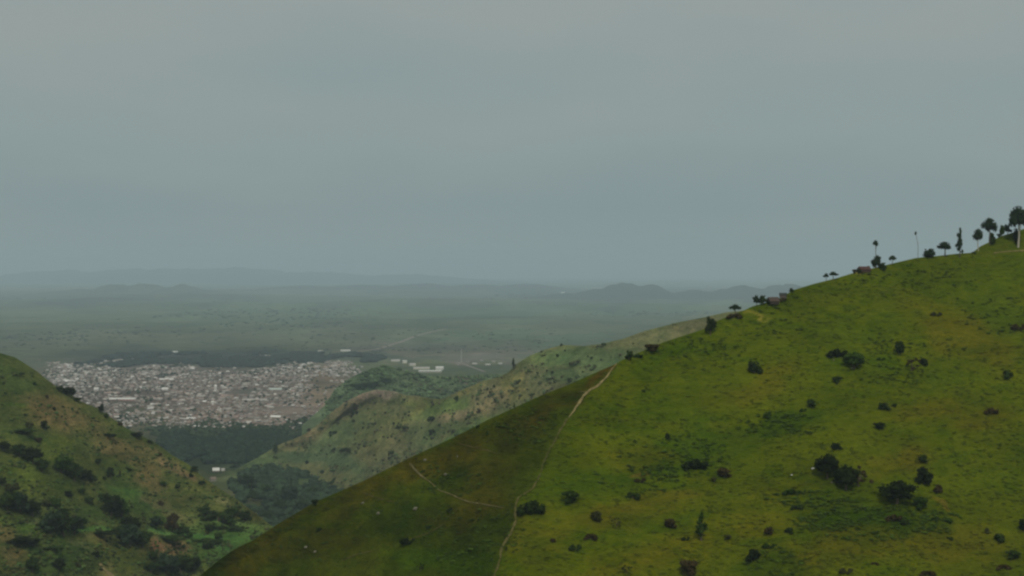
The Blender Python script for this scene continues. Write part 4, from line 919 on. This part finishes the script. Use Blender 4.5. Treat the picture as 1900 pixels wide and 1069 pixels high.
TOWN = [(84, 704), (88, 686), (112, 680), (250, 683), (440, 684), (500, 676), (560, 670), (600, 676), (665, 680), (668, 700), (640, 712), (612, 740), (640, 750), (560, 796), (525, 800), (505, 812), (470, 801), (430, 816), (385, 803), (350, 818), (325, 804), (300, 812), (240, 800), (150, 745), (95, 715)]
rt = random.Random(21); houses = []
edge_ = lambda x, y: float(fbm(np.array([x / 60]), np.array([y / 140]), 4., 3)[0])
y = 3150.
while y < 6400:
    row = int(y / 26)
    x = -2250.
    while x < 250:
        bx_, by_ = math.floor(x / 150), math.floor(y / 220)
        hs = random.Random(bx_ * 91 + by_ * 17).uniform(-.35, .35)
        px_, py_ = x + rt.uniform(-6, 6) + hs * (y % 220) * .6, y + rt.uniform(-8, 8)
        u = CU + px_ / py_ * F; v = VH + H / py_ * F
        x += 15.5 + rt.uniform(0, 6)
        if abs((px_ + .25 * py_) % 330) < 11 or rt.random() > .80: continue
        g = float(fbm(np.array([px_ / 170]), np.array([py_ / 260]), 2., 3)[0])
        if g < -.8: continue
        edge = float(fbm(np.array([px_ / 80]), np.array([py_ / 160]), 9., 3)[0])
        if not in_poly(np.array([u + edge * 24]), np.array([v + edge * 20]), TOWN)[0]: continue
        if v > B.sil(u) - 0 or v - 4 > Cc.sil(u) or v - 6 > C2.sil(u): continue
        if (185 < u < 258 and 727 < v < 748) and rt.random() < .6: continue
        if 572 < u + edge_(px_, py_) * 20 < 640 and 700 < v < 762 and rt.random() < .82: continue
        bright = .24 + .2 * (v < 700) + .16 * (v > 780) + .16 * (u < 200)
        q = rt.random()
        roof = 'pale' if q < bright * .75 else 'white' if q < bright * .93 else 'pink' if q < bright + .12 else 'grey' if q < bright + .50 else 'brown'
        houses.append((px_, py_, u, v, rt.choices(range(7), (5, 4, 5, 3, 4, 3, 1))[0], roof, rt.randrange(3), hs + rt.choice((0, 0, math.pi / 2)) + rt.uniform(-.15, .15)))
    y += 22.5
houses.sort(key=lambda h: h[1])
def POS(u, v):
    col_ = 'beside the left hill' if u < 330 else 'left of the town middle' if u < 385 else 'in the town middle' if u < 440 else 'right of the town middle' if u < 500 else 'beside the middle ridge'
    return col_
print('houses', len(houses))
for i, (x, y, u, v, si, roof, wi, rz) in enumerate(houses[:290]):
    wm, rm = house_proto(si, roof, wi)
    o = bpy.data.objects.new('house', None); COL.objects.link(o); o.location = (x, y, 0); o.rotation_euler = (0, 0, rz)
    dep = 'at the edge of the wood' if v > 792 else 'in the front rows' if v > 785 else 'behind the front rows' if v > 779 else 'well behind the front rows'
    size = 'long' if si in (3, 6) else 'square' if si in (4, 5) else 'small'
    rn = {'pale': 'pale tin', 'white': 'bright white', 'brown': 'rust brown', 'pink': 'faded pink', 'grey': 'grey tin'}[roof]
    tag(o, f'{size} {rn}-roofed house, {dep}, {POS(u, v)}', 'house', 'houses of the distant town')
    obj('wall', wm, o); obj('roof', rm, o)
# the rest of the town, as one mass
RC = {'pale': (.45, .42, .37), 'white': (.70, .68, .62), 'brown': (.21, .155, .12), 'pink': (.38, .29, .25), 'grey': (.25, .22, .19)}
WC = [(.30, .225, .175), (.46, .42, .36), (.17, .135, .11)]
Vs, Fs, Cs, n0 = [], [], [], 0
for (x, y, u, v, si, roof, wi, rz) in houses[290:]:
    wv, wf, rv, rf = house_geo(*SHAPES[si], hip=si in (4, 5)); vv = np.concatenate([wv, rv]); ff = np.concatenate([wf, rf + len(wv)])
    s = rt.uniform(.9, 1.3); c_, s_ = math.cos(rz) * s, math.sin(rz) * s
    vv = np.stack([vv[:, 0] * c_ - vv[:, 1] * s_ + x, vv[:, 0] * s_ + vv[:, 1] * c_ + y, vv[:, 2] * s], -1)
    k = rt.uniform(.8, 1.15); Cs.append(np.concatenate([np.tile(np.array(WC[wi]) * k, (len(wv), 1)), np.tile(np.array(RC[roof]) * k, (len(rv), 1))]))
    Vs.append(vv); Fs.append(ff + n0); n0 += len(vv)
tag(obj('town_houses', mesh_np('town_houses', np.concatenate(Vs), np.concatenate(Fs), np.concatenate(Cs), False, attr_mat('town_surfaces', .7, .12, .03))),
    'dense mass of small pale and brown roofed houses of the distant town', 'houses', kind='stuff')
P, u, v = plain_scatter(5200, TOWN, 12, 8)
dens = fbm(P[:, 0] / 90, P[:, 1] / 200, 3., 3) + .5 * (v < 695) + .25 * (v > 780); k = dens > rs.uniform(0, 1.0, len(P)); P = P[k]
P2, u2, v2 = plain_scatter(2600, [(300, 792), (400, 790), (520, 789), (600, 770), (590, 790), (520, 812), (400, 818), (300, 820), (250, 800)], 13, 14); P = np.concatenate([P, P2])
big = rs.rand(len(P)); scatter('town_trees', P, 5 + 6 * big, 4 + 5 * big, np.array([(.030, .046, .020)]) * rs.uniform(.5, 1.6, (len(P), 1)), AM, 9, label='green trees growing between the houses of the town', cat='trees')

def building(u, v, wpx, hpx, depth, label, roof='white', wall=(.5, .45, .38), rz=0., hill=None, name='building', rise=.35, group=None, nwin=0, cat='building'):
    p = plain_pt(u, v) if hill is None else hill.P(u, max(v, float(hill.sil(u)) + .6))
    p = np.asarray(p).reshape(3); k = p[1] / F; w, h = wpx * k, hpx * k
    wv, wf, rv, rf = house_geo(w, depth, h * (1 - rise), h * rise, over=min(.6, w * .06))
    o = bpy.data.objects.new(name, None); COL.objects.link(o); o.location = p; o.rotation_euler = (0, 0, rz)
    tag(o, label, cat, group)
    wm = plain_mat('wall_paint', wall, .9, .12, .2); wo = obj('wall', mesh_np('wall', wv, wf, None, False, wm), o)
    ro = obj('roof', mesh_np('roof', rv, rf, None, False, ROOFS[roof] if isinstance(roof, str) else plain_mat('roof_own', roof, .8, .15, .5)), o)
    if nwin:
        hh = h * (1 - rise); ww = w / nwin * .42
        bv = np.array([(-ww / 2, -.06, hh * .35), (ww / 2, -.06, hh * .35), (ww / 2, -.06, hh * .8), (-ww / 2, -.06, hh * .8), (-ww / 2, .02, hh * .35), (ww / 2, .02, hh * .35), (ww / 2, .02, hh * .8), (-ww / 2, .02, hh * .8)])
        bf = np.array([(0, 1, 2, 3), (1, 5, 6, 2), (4, 0, 3, 7), (3, 2, 6, 7), (4, 5, 1, 0)]); me = mesh_np('window', bv, bf, None, False, SHADE)
        for q in range(nwin):
            wo_ = obj('window', me, o); wo_.location = (-w / 2 + w * (q + .5) / nwin, -depth / 2, 0)
    return o
building(228, 743, 48, 5, 14, 'long pink building with a pale roof by the foot of the left hill', 'white', (.50, .24, .22), -.03, rise=.5, nwin=8)
building(208, 731, 28, 4, 16, 'pinkish brown hall behind the long pink building', 'pink', (.34, .22, .19), .05)
building(309, 706, 26, 4, 12, 'long white-roofed hall in the upper middle of the town', 'white', (.4, .36, .3), 0, rise=.6)
building(128, 709, 15, 4, 14, 'white-roofed hall at the left end of the town above the skyline trees', 'white', (.4, .38, .33), 0, rise=.6)
building(179, 725, 8, 6, 12, 'white square building on the left of the town', 'white', (.62, .6, .55), .1)
building(306, 724, 11, 5, 12, 'bright white single roof in the centre left of the town', 'white', (.55, .52, .46), .1, rise=.6)
building(472, 744, 44, 4, 11, 'longest pale roof crossing the middle of the town', 'pale', (.36, .3, .25), .04, rise=.6)
building(511, 724, 24, 4, 12, 'pale greenish long roof right of the town centre', (.48, .54, .47), (.34, .32, .28), 0, rise=.6)
building(373, 737, 16, 4, 11, 'medium long pale roof left of the town centre', 'pale', (.3, .24, .2), .03, rise=.6)
building(355, 778, 18, 4, 10, 'slanting pale roof in the lower part of the town', 'white', (.3, .25, .2), -.35, rise=.6)
building(512, 775, 20, 4, 10, 'slanting white roof low on the right of the town', 'white', (.3, .25, .2), -.3, rise=.6)
building(395, 753, 4, 9, 6, 'narrow white tower block left of the town centre', 'white', (.66, .64, .58), 0, rise=.15)
building(400, 724, 4, 10, 6, 'slim pale tower in the upper town', 'white', (.66, .64, .58), 0, rise=.2)
GS = 'pale school buildings on the right of the town'
building(798, 691, 42, 4, 26, 'long cream building, nearest of the school buildings by the low hill', 'white', (.42, .40, .32), .0, rise=.3, group=GS, nwin=9)
building(782, 685, 30, 4, 20, 'second long cream building of the school, behind the nearest', 'pale', (.62, .58, .45), .05, rise=.4, group=GS)
building(816, 686, 14, 6, 20, 'white school hall at the right end of the long cream building', 'white', (.66, .63, .55), -.1, rise=.3, group=GS)
building(751, 674, 8, 5.5, 16, 'tall cream block at the upper left of the school', 'white', (.62, .58, .48), .1, rise=.2, group=GS)
building(734, 671, 16, 4, 18, 'cream long roof left of the tall cream block', 'pale', (.55, .52, .42), 0, rise=.5, group=GS)
building(765, 679, 11, 5, 18, 'small cream house between the tall block and the long roofs', 'pale', (.55, .52, .42), .3, rise=.4, group=GS)
building(637, 652, 9, 3, 22, 'white roof, left of two alone above the dark wood', 'white', (.6, .6, .55), 0)
building(646, 652, 8, 3, 22, 'white roof, right of two alone above the dark wood', 'white', (.6, .6, .55), 0)
building(595, 654, 9, 4, 22, 'faint pale roof over the wood left of the two white roofs', 'pale', (.5, .5, .45), 0)
for q, (u, v, w) in enumerate([(868, 672, 7), (881, 676, 11), (893, 670, 8), (905, 678, 12), (916, 672, 9), (928, 676, 10), (850, 676, 8), (690, 668, 7), (701, 664, 6), (670, 682, 10), (655, 686, 9), (644, 692, 10)]):
    building(u, v, w * .75, 2.8, 14, ['faint pale house in the strip of houses above the shoulder of the middle ridge', 'pale house at the upper right end of the town'][u < 720], 'pale' if q % 2 else 'grey', (.34, .32, .27), .1 * (q % 3), rise=.45, group='far houses on the plain', name='house', cat='house')
for (u, v, w, h, lab) in [(1044, 548, 7, 6, 'bright white building shining far out on the hazy plain'), (1131, 571, 9, 2.4, 'faint white roof below the distant hills, left one of two'), (1148, 572, 6, 2.6, 'faint white roof below the distant hills, right one of two'),
                         (935, 566, 5, 4, 'tiny pale building far out on the plain'), (1003, 569, 18, 1.6, 'thin long pale roof far out on the plain'), (325, 654, 9, 2.5, 'small white roof by the long dark wood on the left')]:
    building(u, v, w, h, 60 if v < 600 else 25, lab, 'white', (.8, .8, .76), 0, rise=.3)
GV = 'farmhouses in the valley'
building(401, 875, 12, 7, 8, 'white-roofed farmhouse at the lower end of the left hill', 'white', (.30, .26, .2), .15, rise=.6, group=GV, name='farmhouse', nwin=2, cat='house')
building(414, 874, 6, 5, 6, 'small pale hut right of the white-roofed farmhouse', 'pale', (.5, .48, .42), 0, group=GV, name='hut', cat='hut')
building(395, 893, 10, 8, 7, 'dark wooden hut with a pale gable below the white-roofed farmhouse', 'brown', (.28, .25, .2), .6, group=GV, name='hut', cat='hut')
building(501, 863, 7, 4, 7, 'faint cream hut on the far valley meadow', 'pale', (.45, .42, .34), 0, group=GV, name='hut', cat='hut')
building(516, 866, 6, 5, 6, 'bright white little house on the far valley meadow', 'white', (.7, .7, .66), 0, group=GV, name='hut', cat='hut')
building(590, 887, 9, 4.5, 7, 'white roof among the dark valley trees near the middle ridge', 'white', (.5, .5, .45), 0, group=GV, name='hut', cat='hut')
building(607, 914, 9, 4.5, 6, 'small white roof just above the crest of the near hill', 'white', (.5, .5, .45), 0, group=GV, name='hut', cat='hut')
# huts on the ridge
building(1603, 503, 20, 8, 4, 'low red-roofed hut on the ridge beside the dark rounded tree', (.085, .042, .034), (.09, .06, .048), .35, A, 'hut', .55, cat='hut')
building(1434, 562, 18, 10, 4.5, 'brown thatched hut among trees on the ridge', (.085, .062, .05), (.06, .045, .036), .3, A, 'hut', .6, cat='hut')
building(1453, 551, 12, 7, 3.5, 'lower shed with a dark sloping roof beside the thatched hut', (.05, .055, .05), (.12, .10, .08), -.3, A, 'shed', .4, cat='shed')
# radio mast behind the low hill
p = plain_pt(856, 672).reshape(3); k = p[1] / F; o = bpy.data.objects.new('radio_mast', None); COL.objects.link(o); o.location = p
tag(o, 'thin pale radio mast rising above the faint far houses', 'mast')
mm_ = plain_mat('mast_paint', (.5, .5, .48), .6, .1, 1)
for (sx, sy) in ((-1, -1), (1, -1), (1, 1), (-1, 1)):
    tv, tf = tube([(sx * 2.2, sy * 2.2, -.5), (sx * .4, sy * .4, 24 * k)], [.35, .25], 4); obj('leg', mesh_np('leg', np.array(tv), np.array(tf), None, False, mm_), o)
tv, tf = tube([(0, 0, 0), (0, 0, 26 * k)], [.5, .3], 4); obj('pole', mesh_np('pole', np.array(tv), np.array(tf), None, False, mm_), o)

# ================================================================== pale rocks lying on the near hill
RK = plain_mat('pale_stone', (.17, .155, .11), .9, .2, 2.); RK2 = plain_mat('white_stone', (.45, .45, .42), .9, .1, 2.)
for i, (u, v, w, lab, m) in enumerate([(1508, 870, 6, 'white boulder just left of the large tree group', RK2), (1469, 882, 5, 'small white boulder farther left of the large tree group', RK2), (1543, 896, 5, 'upright pale boulder at the foot of the tall dark tree', RK),
        (568, 1016, 8, 'pale boulder on the lower left of the dark slope', RK), (702, 953, 9, 'flat pale boulder under the short straight track on the dark slope', RK), (771, 945, 11, 'flat grey boulder under the winding track', RK),
        (827, 881, 8, 'pale boulder above the bend of the winding track', RK), (789, 854, 7, 'buff boulder at the top of the winding track', RK), (849, 848, 3, 'narrow upright pale stone near the crest of the dark slope', RK),
        (673, 934, 7, 'buff boulder close to the start of the short straight track', RK), (585, 1024, 7, 'low buff boulder next to the pale one on the dark slope', RK), (1547, 669, 3, 'tiny pale stone beside the green spreading tree', RK),
        (1581, 683, 4, 'pale stone before the green spreading tree', RK), (1690, 686, 4, 'pale stone before the sparse brown bush', RK)]):
    rr_ = np.random.RandomState(i); p = A.P(u, v).reshape(3); k = p[1] / F; vv = IV2 * (1 + rr_.uniform(-.16, .16, (len(IV2), 1))) * np.array([w * k / 2, w * k / 2.4, w * k / 3.0 if w > 3 else w * k * 1.1])
    o = obj('boulder', mesh_np('boulder', vv, IF2, None, False, m)); o.location = p + np.array([0, 0, w * k * .06]); o.rotation_euler = (0, 0, i * 1.3)
    tag(o, lab, 'rock', 'pale boulders on the near hill')
